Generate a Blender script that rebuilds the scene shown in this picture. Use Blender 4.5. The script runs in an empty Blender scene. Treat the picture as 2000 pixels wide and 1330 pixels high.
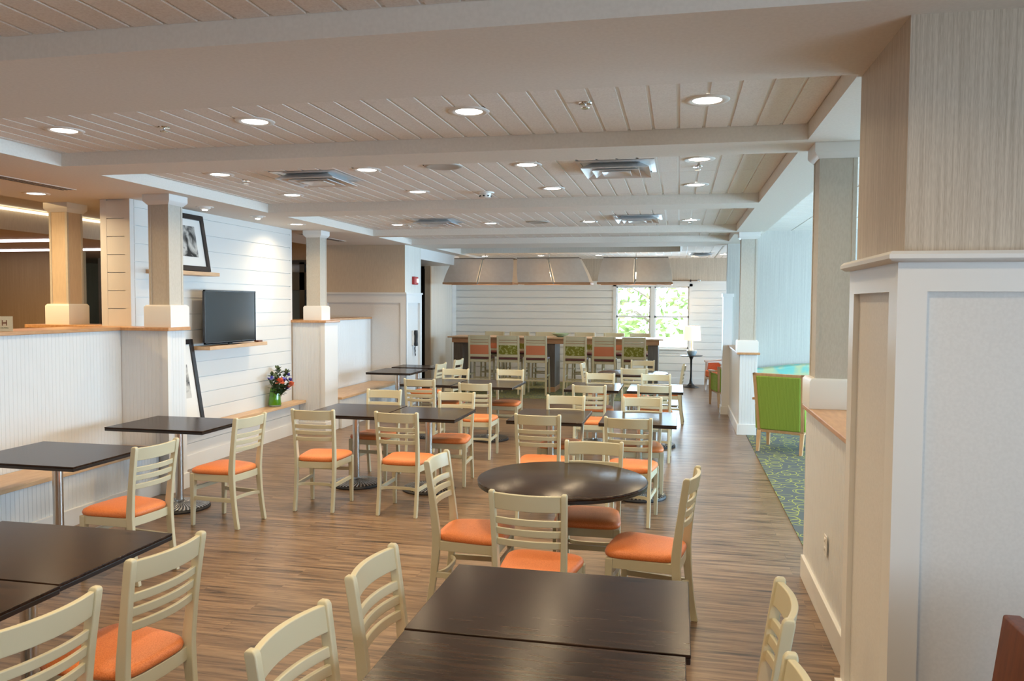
import bpy, math, random
from mathutils import Vector, Matrix
PI = math.pi; R = math.radians
random.seed(7)
S = bpy.context.scene
COL = S.collection
# ------------------------------------------------------------------ camera
cam = bpy.data.cameras.new('camera'); camo = bpy.data.objects.new('camera', cam); COL.objects.link(camo)
cam.sensor_width = 36; cam.lens = 36 * 1540 / 2000; cam.clip_start = .05; cam.clip_end = 200
Mr = Matrix(((0.97822017, -0.01485438, 0.20703779), (0.2075018, 0.04441935, -0.97722563), (0.0053196, 0.99890253, 0.04653421))).transposed()
camo.matrix_world = Matrix.Translation((0, 0, 1.8)) @ Mr.transposed().to_4x4()
S.camera = camo
# ------------------------------------------------------------------ light and view
S.view_settings.view_transform = 'Standard'; S.view_settings.look = 'None'
S.view_settings.exposure = -0.08; S.view_settings.gamma = 1.0; S.view_settings.use_curve_mapping = False
S.cycles.use_denoising = True; S.cycles.max_bounces = 7; S.cycles.diffuse_bounces = 5; S.cycles.glossy_bounces = 3
S.cycles.sample_clamp_indirect = 6; S.cycles.caustics_reflective = False; S.cycles.caustics_refractive = False
W = bpy.data.worlds.new('world'); S.world = W; W.use_nodes = True
W.node_tree.nodes['Background'].inputs[0].default_value = (.80, .90, 1, 1)
W.node_tree.nodes['Background'].inputs[1].default_value = 6.0
DAY = (.47, .75, 1.0); WARM = (1.0, .745, .44)
DAYK = 1.75; WARMK = .66

def area(name, loc, rot, sx, sy, power, col, shape='RECTANGLE', spread=180):
    l = bpy.data.lights.new(name, 'AREA'); l.shape = shape; l.size = sx
    if shape == 'RECTANGLE': l.size_y = sy
    l.energy = power; l.color = col; l.spread = R(spread)
    o = bpy.data.objects.new(name, l); COL.objects.link(o); o.location = loc; o.rotation_euler = rot
    return o
# daylight just outside the window openings (lounge wall, near right wall, rear wall, far wall)
for yy in (5.3, 7.5, 9.7, 11.9):
    area('window_daylight', (6.25, yy, 1.6), (0, R(90), 0), 1.75, 1.7, 125 * DAYK, DAY)
for yy in (-1.6, .6):
    area('window_daylight', (3.55, yy, 1.6), (0, R(90), 0), 1.75, 1.7, 24 * DAYK, DAY)
area('window_daylight', (-.6, 18.62, 1.5), (R(-90), 0, 0), 1.6, 1.35, 60 * DAYK, DAY)
area('window_daylight', (6.25, 16.2, 1.6), (0, R(90), 0), 1.7, 3.0, 270 * DAYK, DAY)

# ------------------------------------------------------------------ materials
def mat(name, col, rough=.5, metal=0, spec=.5, emit=None, es=1, coat=0, trans=0):
    m = bpy.data.materials.new(name); m.use_nodes = True
    b = m.node_tree.nodes['Principled BSDF']
    b.inputs['Base Color'].default_value = (*col, 1); b.inputs['Roughness'].default_value = rough
    b.inputs['Metallic'].default_value = metal; b.inputs['Specular IOR Level'].default_value = spec
    b.inputs['Coat Weight'].default_value = coat; b.inputs['Transmission Weight'].default_value = trans
    if emit: b.inputs['Emission Color'].default_value = (*emit, 1); b.inputs['Emission Strength'].default_value = es
    return m
def nodes(m): return m.node_tree, m.node_tree.nodes['Principled BSDF']
def noisemat(name, c1, c2, scale=(1, 1, 1), nscale=5, detail=4, rough=.5, bump=0, lo=.35, hi=.65, coat=0, spec=.5, dist=.002):
    m = mat(name, c1, rough, coat=coat, spec=spec); t, b = nodes(m)
    tc = t.nodes.new('ShaderNodeTexCoord'); mp = t.nodes.new('ShaderNodeMapping'); n = t.nodes.new('ShaderNodeTexNoise'); r = t.nodes.new('ShaderNodeValToRGB')
    mp.inputs['Scale'].default_value = scale; n.inputs['Scale'].default_value = nscale; n.inputs['Detail'].default_value = detail
    t.links.new(tc.outputs['Object'], mp.inputs[0]); t.links.new(mp.outputs[0], n.inputs['Vector']); t.links.new(n.outputs[0], r.inputs[0])
    r.color_ramp.elements[0].position = lo; r.color_ramp.elements[1].position = hi
    r.color_ramp.elements[0].color = (*c1, 1); r.color_ramp.elements[1].color = (*c2, 1)
    t.links.new(r.outputs[0], b.inputs['Base Color'])
    if bump:
        bp = t.nodes.new('ShaderNodeBump'); bp.inputs['Strength'].default_value = bump; bp.inputs['Distance'].default_value = dist
        t.links.new(n.outputs[0], bp.inputs['Height']); t.links.new(bp.outputs[0], b.inputs['Normal'])
    return m
WHITE = mat('white_trim_paint', (.76, .76, .745), .38)
BEAD = mat('white_beadboard_paint', (.72, .74, .75), .36)
SHIP = mat('white_shiplap_paint', (.75, .75, .73), .3)
SOFFIT = noisemat('soffit_paint', (.76, .72, .66), (.80, .76, .70), nscale=60, rough=.75, bump=.05)
TILE = noisemat('ceiling_tile', (.76, .71, .66), (.86, .82, .77), nscale=110, detail=3, rough=.9, bump=.25, lo=.3, hi=.6)
TBAR = mat('ceiling_grid_paint', (.88, .87, .84), .5)
TAN = noisemat('tan_wall_vinyl', (.58, .46, .33), (.63, .51, .37), scale=(1, 1, .15), nscale=60, rough=.6, bump=.05)
GREIGE = noisemat('column_vinyl', (.50, .47, .41), (.55, .52, .46), scale=(1, 1, .3), nscale=120, rough=.6, bump=.1)
def wallpaper(name, c1, c2, f=150):
    m = mat(name, c1, .55); t, b = nodes(m)
    tc = t.nodes.new('ShaderNodeTexCoord'); mp = t.nodes.new('ShaderNodeMapping'); mp.inputs['Scale'].default_value = (1, 1, .012)
    n = t.nodes.new('ShaderNodeTexNoise'); n.inputs['Scale'].default_value = f; n.inputs['Detail'].default_value = 3
    n2 = t.nodes.new('ShaderNodeTexNoise'); n2.inputs['Scale'].default_value = f * 5; n2.inputs['Detail'].default_value = 1
    mp2 = t.nodes.new('ShaderNodeMapping'); mp2.inputs['Scale'].default_value = (1, 1, .04)
    mx = t.nodes.new('ShaderNodeMix'); mx.data_type = 'FLOAT'; mx.inputs[0].default_value = .4
    r = t.nodes.new('ShaderNodeValToRGB'); r.color_ramp.elements[0].position = .38; r.color_ramp.elements[1].position = .62
    r.color_ramp.elements[0].color = (*c1, 1); r.color_ramp.elements[1].color = (*c2, 1)
    t.links.new(tc.outputs['Object'], mp.inputs[0]); t.links.new(tc.outputs['Object'], mp2.inputs[0])
    t.links.new(mp.outputs[0], n.inputs['Vector']); t.links.new(mp2.outputs[0], n2.inputs['Vector'])
    t.links.new(n.outputs[0], mx.inputs[2]); t.links.new(n2.outputs[0], mx.inputs[3]); t.links.new(mx.outputs[0], r.inputs[0])
    t.links.new(r.outputs[0], b.inputs['Base Color']); return m
WPAPER = wallpaper('striped_wallpaper', (.45, .375, .29), (.63, .55, .45))
WPAPER2 = wallpaper('pale_striped_wallpaper', (.66, .65, .60), (.76, .75, .70), 90)
WPAPER3 = wallpaper('tan_striped_wallpaper', (.36, .25, .13), (.43, .31, .17), 90)
PANEL = noisemat('linen_panel', (.70, .69, .67), (.74, .73, .71), nscale=90, rough=.6, bump=.05)

def floor_material():
    m = mat('wood_plank_floor', (.3, .2, .14), .33); t, b = nodes(m)
    tc = t.nodes.new('ShaderNodeTexCoord')
    br = t.nodes.new('ShaderNodeTexBrick'); br.inputs['Scale'].default_value = 1; br.inputs['Brick Width'].default_value = 1.22
    br.inputs['Row Height'].default_value = .152; br.inputs['Mortar Size'].default_value = .0018; br.inputs['Mortar Smooth'].default_value = .3
    br.inputs['Color1'].default_value = (.2, .2, .2, 1); br.inputs['Color2'].default_value = (.8, .8, .8, 1); br.inputs['Mortar'].default_value = (0, 0, 0, 1)
    br.offset = .37
    t.links.new(tc.outputs['Object'], br.inputs['Vector'])
    mp = t.nodes.new('ShaderNodeMapping'); mp.inputs['Scale'].default_value = (1.3, 20, 1)
    n = t.nodes.new('ShaderNodeTexNoise'); n.inputs['Scale'].default_value = 1.5; n.inputs['Detail'].default_value = 8; n.inputs['Roughness'].default_value = .68
    n.inputs['Distortion'].default_value = .4
    add = t.nodes.new('ShaderNodeVectorMath'); add.operation = 'ADD'
    sc = t.nodes.new('ShaderNodeVectorMath'); sc.operation = 'SCALE'; sc.inputs['Scale'].default_value = 7
    t.links.new(br.outputs['Color'], sc.inputs[0]); t.links.new(tc.outputs['Object'], mp.inputs[0])
    t.links.new(mp.outputs[0], add.inputs[0]); t.links.new(sc.outputs[0], add.inputs[1]); t.links.new(add.outputs[0], n.inputs['Vector'])
    r = t.nodes.new('ShaderNodeValToRGB'); cr = r.color_ramp
    cr.elements[0].position = .33; cr.elements[0].color = (.035, .022, .016, 1)
    cr.elements[1].position = .62; cr.elements[1].color = (.34, .225, .135, 1)
    e = cr.elements.new(.46); e.color = (.20, .122, .07, 1)
    t.links.new(n.outputs[0], r.inputs[0])
    mx = t.nodes.new('ShaderNodeMix'); mx.data_type = 'RGBA'; mx.blend_type = 'MULTIPLY'; mx.inputs[0].default_value = .28
    t.links.new(r.outputs[0], mx.inputs[6]); t.links.new(br.outputs['Color'], mx.inputs[7])
    t.links.new(mx.outputs[2], b.inputs['Base Color'])
    bp = t.nodes.new('ShaderNodeBump'); bp.inputs['Strength'].default_value = .25; bp.inputs['Distance'].default_value = .002
    t.links.new(n.outputs[0], bp.inputs['Height']); t.links.new(bp.outputs[0], b.inputs['Normal'])
    return m
FLOOR = floor_material()
def ring_carpet(name, base, line, sc=5.2, w=.035):
    m = mat(name, base, .95, spec=.1); t, b = nodes(m)
    tc = t.nodes.new('ShaderNodeTexCoord'); prev = None
    for k, (off, s) in enumerate(((0, sc), (3.3, sc * 1.25), (8.1, sc * .85))):
        mp = t.nodes.new('ShaderNodeMapping'); mp.inputs['Location'].default_value = (off, off * .7, 0); mp.inputs['Scale'].default_value = (1, 1.35, 1) if k % 2 else (1.3, 1, 1)
        v = t.nodes.new('ShaderNodeTexVoronoi'); v.voronoi_dimensions = '2D'; v.inputs['Scale'].default_value = s; v.inputs['Randomness'].default_value = .75
        t.links.new(tc.outputs['Object'], mp.inputs[0]); t.links.new(mp.outputs[0], v.inputs['Vector'])
        a = t.nodes.new('ShaderNodeMath'); a.operation = 'SUBTRACT'; a.inputs[1].default_value = .31
        ab = t.nodes.new('ShaderNodeMath'); ab.operation = 'ABSOLUTE'
        lt = t.nodes.new('ShaderNodeMath'); lt.operation = 'LESS_THAN'; lt.inputs[1].default_value = w
        t.links.new(v.outputs['Distance'], a.inputs[0]); t.links.new(a.outputs[0], ab.inputs[0]); t.links.new(ab.outputs[0], lt.inputs[0])
        if prev is None: prev = lt
        else:
            mx = t.nodes.new('ShaderNodeMath'); mx.operation = 'MAXIMUM'; t.links.new(prev.outputs[0], mx.inputs[0]); t.links.new(lt.outputs[0], mx.inputs[1]); prev = mx
    mix = t.nodes.new('ShaderNodeMix'); mix.data_type = 'RGBA'; mix.inputs[6].default_value = (*base, 1); mix.inputs[7].default_value = (*line, 1)
    t.links.new(prev.outputs[0], mix.inputs[0]); t.links.new(mix.outputs[2], b.inputs['Base Color']); return m
CARPET = ring_carpet('ring_pattern_carpet', (.105, .12, .12), (.32, .34, .09), 3.6, .02)
CARPET2 = ring_carpet('bar_rug_carpet', (.18, .18, .13), (.33, .33, .12), 7, .05)
CREAM = mat('cream_chair_lacquer', (.60, .57, .41), .33, spec=.5)
def seatmat(name, c1, c2, s=230, rough=.45):
    return noisemat(name, c1, c2, nscale=s, detail=2, rough=rough, bump=.35, lo=.35, hi=.6)
ORANGE = seatmat('orange_seat_vinyl', (.66, .175, .045), (.80, .26, .085))
TABLEW = noisemat('dark_stained_wood', (.012, .007, .005), (.050, .028, .018), scale=(1.5, 16, 8), nscale=3.2, detail=7, rough=.22, bump=.12, spec=.13, lo=.3, hi=.7, dist=.001)
TABLEE = mat('dark_table_edge', (.014, .010, .009), .3)
STEEL = mat('brushed_steel', (.62, .60, .57), .22, metal=1)
CAP = noisemat('maple_cap', (.48, .25, .11), (.58, .33, .16), scale=(8, 1.5, 8), nscale=5, rough=.32)
MAPLE = noisemat('pale_maple', (.60, .38, .21), (.68, .46, .27), scale=(6, 1.2, 6), nscale=5, rough=.38)
RUBBER = mat('black_rubber', (.012, .012, .014), .45)
BLACK = mat('black_lacquer', (.012, .011, .012), .3)
FRAMEB = mat('black_frame', (.018, .014, .014), .35)
SCREEN = mat('dark_screen', (.012, .016, .018), .12, spec=.6)
TVRIM = mat('tv_bezel', (.03, .03, .033), .25)
MATW = mat('white_mat_board', (.82, .81, .78), .7)
CHROME = mat('chrome', (.8, .82, .84), .12, metal=1)
ALUM = mat('bright_aluminium', (.80, .81, .82), .35, metal=.35)
DARKSLOT = mat('dark_slot', (.03, .03, .03), .6)
RED = mat('red_plastic', (.42, .03, .03), .35)
PLASTIC = mat('white_plastic', (.82, .81, .78), .4)
GLOW = mat('lit_diffuser', (.9, .9, .88), .5, emit=(1, .93, .84), es=14)
TUBEGLOW = mat('lit_tube', (.9, .9, .9), .5, emit=(.95, .9, 1.0), es=5)
SHADEGLOW = mat('lit_lamp_shade', (.9, .8, .66), .7, emit=(1, .74, .46), es=1.25)
SPEAKER = mat('speaker_grille', (.46, .43, .39), .6)
BULB = mat('lit_bulb', (1, .9, .8), .5, emit=(1, .78, .5), es=30)
LEAF = noisemat('dark_green_leaf', (.022, .045, .012), (.06, .10, .03), nscale=30, rough=.5)
BLUEF = mat('violet_petals', (.12, .10, .48), .6)
ORANGEF = mat('orange_petals', (.80, .22, .10), .6)
GREENGLASS = mat('green_glass', (.13, .42, .01), .06, trans=.35, coat=.5)
CLEARGLASS = mat('clear_base_glass', (.75, .85, .75), .05, trans=.8)
GREYBLUE = mat('glazed_pottery', (.42, .48, .50), .18, coat=.3)
GREENBOWL = mat('pale_green_bowl', (.42, .60, .42), .2)
APRONW = noisemat('orange_maple', (.55, .29, .15), (.62, .35, .19), scale=(1, 6, 6), nscale=5, rough=.4)
GREYWOOD = noisemat('grey_brown_laminate', (.15, .125, .11), (.19, .16, .14), scale=(8, 8, 1), nscale=5, rough=.5)
OAK = noisemat('oak_frame', (.50, .30, .15), (.58, .37, .20), scale=(5, 5, 1), nscale=6, rough=.4)
REDWOOD = noisemat('mahogany', (.10, .022, .008), (.15, .038, .014), scale=(8, 8, 1), nscale=6, rough=.3)
CREAMFAB = mat('cream_cushion', (.60, .52, .36), .8)
STOOLC = mat('khaki_stool_lacquer', (.60, .54, .36), .38)
def ribfabric(name, c1, c2, sx=60, sz=55):
    m = mat(name, c1, .8, spec=.2); t, b = nodes(m)
    tc = t.nodes.new('ShaderNodeTexCoord'); mp = t.nodes.new('ShaderNodeMapping'); mp.inputs['Scale'].default_value = (sx, sx * .15, sz)
    ch = t.nodes.new('ShaderNodeTexWave'); ch.wave_type = 'BANDS'; ch.bands_direction = 'X'; ch.inputs['Scale'].default_value = 1; ch.inputs['Distortion'].default_value = 2; ch.inputs['Detail'].default_value = 1
    t.links.new(tc.outputs['Object'], mp.inputs[0]); t.links.new(mp.outputs[0], ch.inputs['Vector'])
    r = t.nodes.new('ShaderNodeValToRGB'); r.color_ramp.elements[0].color = (*c1, 1); r.color_ramp.elements[1].color = (*c2, 1)
    t.links.new(ch.outputs[0], r.inputs[0]); t.links.new(r.outputs[0], b.inputs['Base Color']); return m
LIME = ribfabric('lime_ribbed_fabric', (.19, .30, .04), (.30, .41, .075), 22, 60)
OLIVE = noisemat('olive_floral_fabric', (.20, .19, .015), (.46, .45, .18), nscale=22, detail=6, rough=.8, lo=.52, hi=.60)
CORAL = mat('coral_fabric', (.62, .20, .09), .7)
ORFAB = noisemat('orange_fabric', (.72, .17, .07), (.78, .22, .09), nscale=60, rough=.8)
TEAL = noisemat('teal_patterned_fabric', (.20, .50, .45), (.48, .52, .30), nscale=5, detail=2, rough=.8, lo=.45, hi=.6)
PAPERY = noisemat('pendant_parchment', (.80, .77, .74), (.88, .86, .83), nscale=14, detail=8, rough=.45, bump=.3)
def shade_mat():
    m = PAPERY; t, b = nodes(m)
    tl = t.nodes.new('ShaderNodeBsdfTranslucent'); tl.inputs[0].default_value = (.75, .68, .60, 1)
    mx = t.nodes.new('ShaderNodeMixShader'); mx.inputs[0].default_value = .5
    out = [n for n in t.nodes if n.type == 'OUTPUT_MATERIAL'][0]
    t.links.new(b.outputs[0], mx.inputs[1]); t.links.new(tl.outputs[0], mx.inputs[2]); t.links.new(mx.outputs[0], out.inputs[0])
shade_mat()
def glassmat():
    m = bpy.data.materials.new('window_pane_glass'); m.use_nodes = True; t = m.node_tree; t.nodes.clear()
    o = t.nodes.new('ShaderNodeOutputMaterial'); mx = t.nodes.new('ShaderNodeMixShader'); tr = t.nodes.new('ShaderNodeBsdfTransparent'); g = t.nodes.new('ShaderNodeBsdfGlossy'); f = t.nodes.new('ShaderNodeFresnel')
    g.inputs['Roughness'].default_value = .02; f.inputs[0].default_value = 1.4
    t.links.new(f.outputs[0], mx.inputs[0]); t.links.new(tr.outputs[0], mx.inputs[1]); t.links.new(g.outputs[0], mx.inputs[2]); t.links.new(mx.outputs[0], o.inputs[0]); return m
GLASS = glassmat()
DARKGLASS = mat('dim_door_glass', (.10, .15, .20), .1, spec=.7)
def steelbase():
    m = mat('ribbed_chrome_base', (.62, .62, .62), .25, metal=1); t, b = nodes(m)
    tc = t.nodes.new('ShaderNodeTexCoord'); sx = t.nodes.new('ShaderNodeSeparateXYZ'); t.links.new(tc.outputs['Object'], sx.inputs[0])
    at = t.nodes.new('ShaderNodeMath'); at.operation = 'ARCTAN2'; t.links.new(sx.outputs[1], at.inputs[0]); t.links.new(sx.outputs[0], at.inputs[1])
    ln = t.nodes.new('ShaderNodeVectorMath'); ln.operation = 'LENGTH'; t.links.new(tc.outputs['Object'], ln.inputs[0])
    m1 = t.nodes.new('ShaderNodeMath'); m1.operation = 'MULTIPLY'; m1.inputs[1].default_value = 44; t.links.new(at.outputs[0], m1.inputs[0])
    m2 = t.nodes.new('ShaderNodeMath'); m2.operation = 'MULTIPLY_ADD'; m2.inputs[1].default_value = 55; t.links.new(ln.outputs['Value'], m2.inputs[0]); t.links.new(m1.outputs[0], m2.inputs[2])
    sn = t.nodes.new('ShaderNodeMath'); sn.operation = 'SINE'; t.links.new(m2.outputs[0], sn.inputs[0])
    r = t.nodes.new('ShaderNodeValToRGB'); r.color_ramp.elements[0].position = .2; r.color_ramp.elements[0].color = (.10, .10, .10, 1); r.color_ramp.elements[1].position = .65; r.color_ramp.elements[1].color = (.66, .66, .66, 1)
    t.links.new(sn.outputs[0], r.inputs[0]); t.links.new(r.outputs[0], b.inputs['Base Color'])
    bp = t.nodes.new('ShaderNodeBump'); bp.inputs['Strength'].default_value = .8; bp.inputs['Distance'].default_value = .003
    t.links.new(sn.outputs[0], bp.inputs['Height']); t.links.new(bp.outputs[0], b.inputs['Normal']); return m
BASEM = steelbase()

# ------------------------------------------------------------------ mesh helpers
class MB:
    def __init__(s): s.v = []; s.f = []
    def add(s, vs, fs):
        n = len(s.v); s.v += [tuple(v) for v in vs]; s.f += [tuple(i + n for i in f) for f in fs]; return s
    def box(s, x0, x1, y0, y1, z0, z1):
        return s.add([(x0, y0, z0), (x1, y0, z0), (x1, y1, z0), (x0, y1, z0), (x0, y0, z1), (x1, y0, z1), (x1, y1, z1), (x0, y1, z1)],
                     [(0, 3, 2, 1), (4, 5, 6, 7), (0, 1, 5, 4), (1, 2, 6, 5), (2, 3, 7, 6), (3, 0, 4, 7)])
    def loft(s, rings, cap=True):
        k = len(rings[0]); vs = [p for r in rings for p in r]; fs = []
        for i in range(len(rings) - 1):
            for j in range(k):
                a = i * k + j; b = i * k + (j + 1) % k; fs.append((a, b, b + k, a + k))
        if cap: fs.append(tuple(range(k - 1, -1, -1))); fs.append(tuple((len(rings) - 1) * k + j for j in range(k)))
        return s.add(vs, fs)
    def lathe(s, prof, n=32, c=(0, 0, 0)):
        return s.loft([[(c[0] + r * math.cos(2 * PI * j / n), c[1] + r * math.sin(2 * PI * j / n), c[2] + z) for j in range(n)] for r, z in prof])
    def tube(s, pts, r, n=8):
        pts = [Vector(p) for p in pts]; rings = []; up = None
        for i, p in enumerate(pts):
            d = (pts[min(i + 1, len(pts) - 1)] - pts[max(i - 1, 0)]).normalized()
            if up is None: up = d.orthogonal().normalized()
            a = (up - d * up.dot(d)).normalized(); up = a; b = d.cross(a)
            rr = r[i] if isinstance(r, (list, tuple)) else r
            rings.append([tuple(p + a * rr * math.cos(2 * PI * j / n) + b * rr * math.sin(2 * PI * j / n)) for j in range(n)])
        return s.loft(rings)
    def rot(s, deg, c=(0, 0)):
        a = R(deg); s.v = [(c[0] + (x - c[0]) * math.cos(a) - (y - c[1]) * math.sin(a), c[1] + (x - c[0]) * math.sin(a) + (y - c[1]) * math.cos(a), z) for x, y, z in s.v]; return s
    def xf(s, M): s.v = [tuple(M @ Vector(v)) for v in s.v]; return s
def obj(name, mb, m, parent=None, bevel=0, smooth=38, seg=2):
    me = bpy.data.meshes.new(name); me.from_pydata(mb.v, [], mb.f)
    import bmesh
    bm = bmesh.new(); bm.from_mesh(me); bmesh.ops.recalc_face_normals(bm, faces=bm.faces); bm.to_mesh(me); bm.free()
    for p in me.polygons: p.use_smooth = True
    me.set_sharp_from_angle(angle=R(smooth)); me.materials.append(m)
    o = bpy.data.objects.new(name, me); COL.objects.link(o)
    if parent: o.parent = parent
    if bevel:
        b = o.modifiers.new('bevel', 'BEVEL'); b.width = bevel; b.segments = seg; b.limit_method = 'ANGLE'; b.angle_limit = R(40); b.harden_normals = True
    return o
def tag(o, label, cat, group=None):
    o['label'] = label; o['category'] = cat
    if group: o['group'] = group
    return o
def thing(name, label, cat, loc=(0, 0, 0), rz=0, group=None):
    o = bpy.data.objects.new(name, None); COL.objects.link(o); o.location = loc; o.rotation_euler = (0, 0, R(rz)); o.empty_display_size = .1
    return tag(o, label, cat, group)
def struct(name, mb, m, parent=None, bevel=0):
    o = obj(name, mb, m, parent, bevel)
    if not parent: o['kind'] = 'structure'
    return o
def clone(root, loc, rz, label, group=None):
    r = root.copy(); COL.objects.link(r); r.location = loc; r.rotation_euler = (0, 0, R(rz)); r['label'] = label
    if group: r['group'] = group
    for ch in list(root.children):
        c = ch.copy(); COL.objects.link(c); c.parent = r
        for g in list(ch.children):
            d = g.copy(); COL.objects.link(d); d.parent = c
    return r
def bx(*a): return MB().box(*a)
def bead(axis, c, a0, a1, z0, z1, sign, step=.04, t=.0045):
    """tongue and groove skin: axis 'x' runs along x at y=c; sign = outward direction"""
    n = max(1, round((a1 - a0) / step)); st = (a1 - a0) / n; pr = []
    for i in range(n):
        s = a0 + i * st; pr += [(s, t * .35), (s + .0035, t), (s + st - .0035, t)]
    pr.append((a1, t * .35)); mb = MB(); vs = []
    for a, d in pr:
        for z in (z0, z1):
            vs.append((a, c + sign * d, z) if axis == 'x' else (c + sign * d, a, z))
    mb.add(vs, [(2 * i, 2 * i + 2, 2 * i + 3, 2 * i + 1) for i in range(len(pr) - 1)])
    a, b = (a0, a1)
    return mb
def ship(axis, c, a0, a1, z0, z1, sign, step=.176, t=.018, mb=None, gap=.007):
    mb = mb or MB(); z = z0
    while z < z1 - .01:
        zz = min(z + step - gap, z1); lo, hi = sorted((c, c + sign * t))
        if axis == 'x': mb.box(a0, a1, lo, hi, z, zz)
        else: mb.box(lo, hi, a0, a1, z, zz)
        z += step
    return mb

# ------------------------------------------------------------------ setting: floor and ceiling
struct('floor', bx(-14, 6.2, -4, 18.5, -.12, 0), FLOOR)
struct('floor', bx(.93, 6.1, 3.75, 13.4, 0, .006), CARPET)
SZ = 2.8
m = MB()
for x0, x1, y0, y1 in ((-6.3, -4.5, -3.6, 18.3), (.745, 1.13, -3.6, 13.4), (-4.5, .745, .5, 1.0), (-4.5, .745, 2.82, 3.70), (-4.5, .745, 5.08, 5.49),
                       (-4.5, .745, 8.09, 8.53), (-4.5, .745, 11.17, 11.38), (-4.5, .745, 12.9, 13.9), (-4.5, -4.38, 13.9, 18.3), (-4.5, .745, -3.6, -3.2)):
    m.box(x0, x1, y0, y1, SZ, 3.25)
struct('ceiling', m, SOFFIT)
TZ = 2.895
def tray(y0, y1, x0=-4.5, x1=.745, z=TZ, jy=(), ph=.13):
    m = MB(); k = math.ceil((x0 - ph) / .1524); x = ph + k * .1524; xs = [x0]
    while x < x1 - .01: xs.append(x); x += .1524
    xs.append(x1); ys = [y0] + [j for j in jy if y0 < j < y1] + [y1]
    for i in range(len(xs) - 1):
        for j in range(len(ys) - 1):
            m.box(xs[i] + .010, xs[i + 1] - .010, ys[j] + .003, ys[j + 1] - .003, z, z + .02)
    struct('ceiling', m, TILE)
    g = MB().box(x0, x1, y0, y1, z + .009, z + .03)
    struct('ceiling', g, TBAR)
tray(1.0, 2.82, jy=(1.82,)); tray(3.70, 5.08, jy=(4.26,) * 0); tray(5.49, 8.09, jy=(6.7, 7.92)); tray(8.53, 11.17, jy=(9.74, 10.95)); tray(11.38, 12.9, jy=(12.0,))
tray(-3.2, .5, jy=(-2, -.8))
tray(13.9, 15.62, x0=-4.38, x1=0, z=2.97); tray(15.64, 18.3, x0=-4.38, x1=.745, z=2.845, jy=(16.86, 18.08)); tray(13.9, 15.64, x0=0.03, x1=.745, z=2.845, jy=(14.6,)); tray(13.42, 18.3, x0=.76, x1=6.05, z=2.845)
struct('ceiling', bx(-4.38, .03, 15.6, 15.64, 2.82, 3.2), WPAPER2)
struct('ceiling', bx(0, .03, 13.9, 15.6, 2.82, 3.2), WPAPER2)
struct('ceiling', bx(-14.2, 6.3, -4.1, 18.7, 3.25, 3.35), SOFFIT)  # unseen slab above all the ceilings, added to keep sky light out
# lounge grid ceiling
m = MB(); g = MB()
x = 1.13
while x < 6.1:
    y = 2.9
    while y < 13.4:
        m.box(x + .012, min(x + .60, 6.1), y + .012, min(y + .30, 13.4), 3.0, 3.02); y += .305
    x += .61
struct('ceiling', m, TILE); struct('ceiling', bx(1.13, 6.1, 2.8, 13.4, 3.012, 3.05), TBAR)
struct('ceiling', bx(1.13, 6.1, -3.6, 2.9, 2.9, 3.0), SOFFIT)
# lobby ceiling on the left
struct('ceiling', bx(-14, -6.3, -3.6, 18.3, 3.02, 3.1), SOFFIT)
struct('ceiling', bx(-14, -8.5, 6.0, 18.3, 2.72, 3.02), TAN)

# ------------------------------------------------------------------ setting: walls
# big papered pillar on the near right with panelled wainscot
m = MB().box(.765, 2.6, 2.985, 3.74, 1.96, SZ); struct('wall_right', m, WPAPER)
m = MB().box(.76, 2.6, 2.975, 3.74, 0, 1.96); struct('wall_right', m, PANEL)
m = MB()
def rails_y(m, y, x0, x1, z0, z1, t=.022, st=.095, top=.115, splits=()):      # frame on a face looking to -y
    m.box(x0, x1, y - t, y, z1 - top, z1); m.box(x0, x1, y - t, y, z0, z0 + .14)
    for s in (x0, x1 - st) + tuple(splits): m.box(s, s + st, y - t, y, z0 + .14, z1 - top)
def rails_x(m, x, y0, y1, z0, z1, t=.022, st=.09, top=.115, sgn=-1, splits=()):
    lo, hi = sorted((x, x + sgn * t)); m.box(lo, hi, y0, y1, z1 - top, z1); m.box(lo, hi, y0, y1, z0, z0 + .14)
    for s in (y0, y1 - st) + tuple(splits): m.box(lo, hi, s, s + st, z0 + .14, z1 - top)
rails_y(m, 2.975, .738, 2.6, 0, 1.965, splits=(1.9,)); rails_x(m, .76, 2.975, 3.74, 0, 1.965)
struct('trim_1', m, WHITE)
struct('trim_2', MB().loft([[(.70 + d, 2.915 + d, z), (2.6, 2.915 + d, z), (2.6, 3.76 - d, z), (.70 + d, 3.76 - d, z)] for d, z in ((.018, 1.950), (0, 1.962), (0, 1.976), (.012, 1.988), (.05, 1.990))]), WHITE)
struct('baseboard_right', bx(.71, .738, 2.93, 3.72, 0, .12).box(.738, 2.6, 2.93, 2.953, 0, .12), WHITE)

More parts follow.
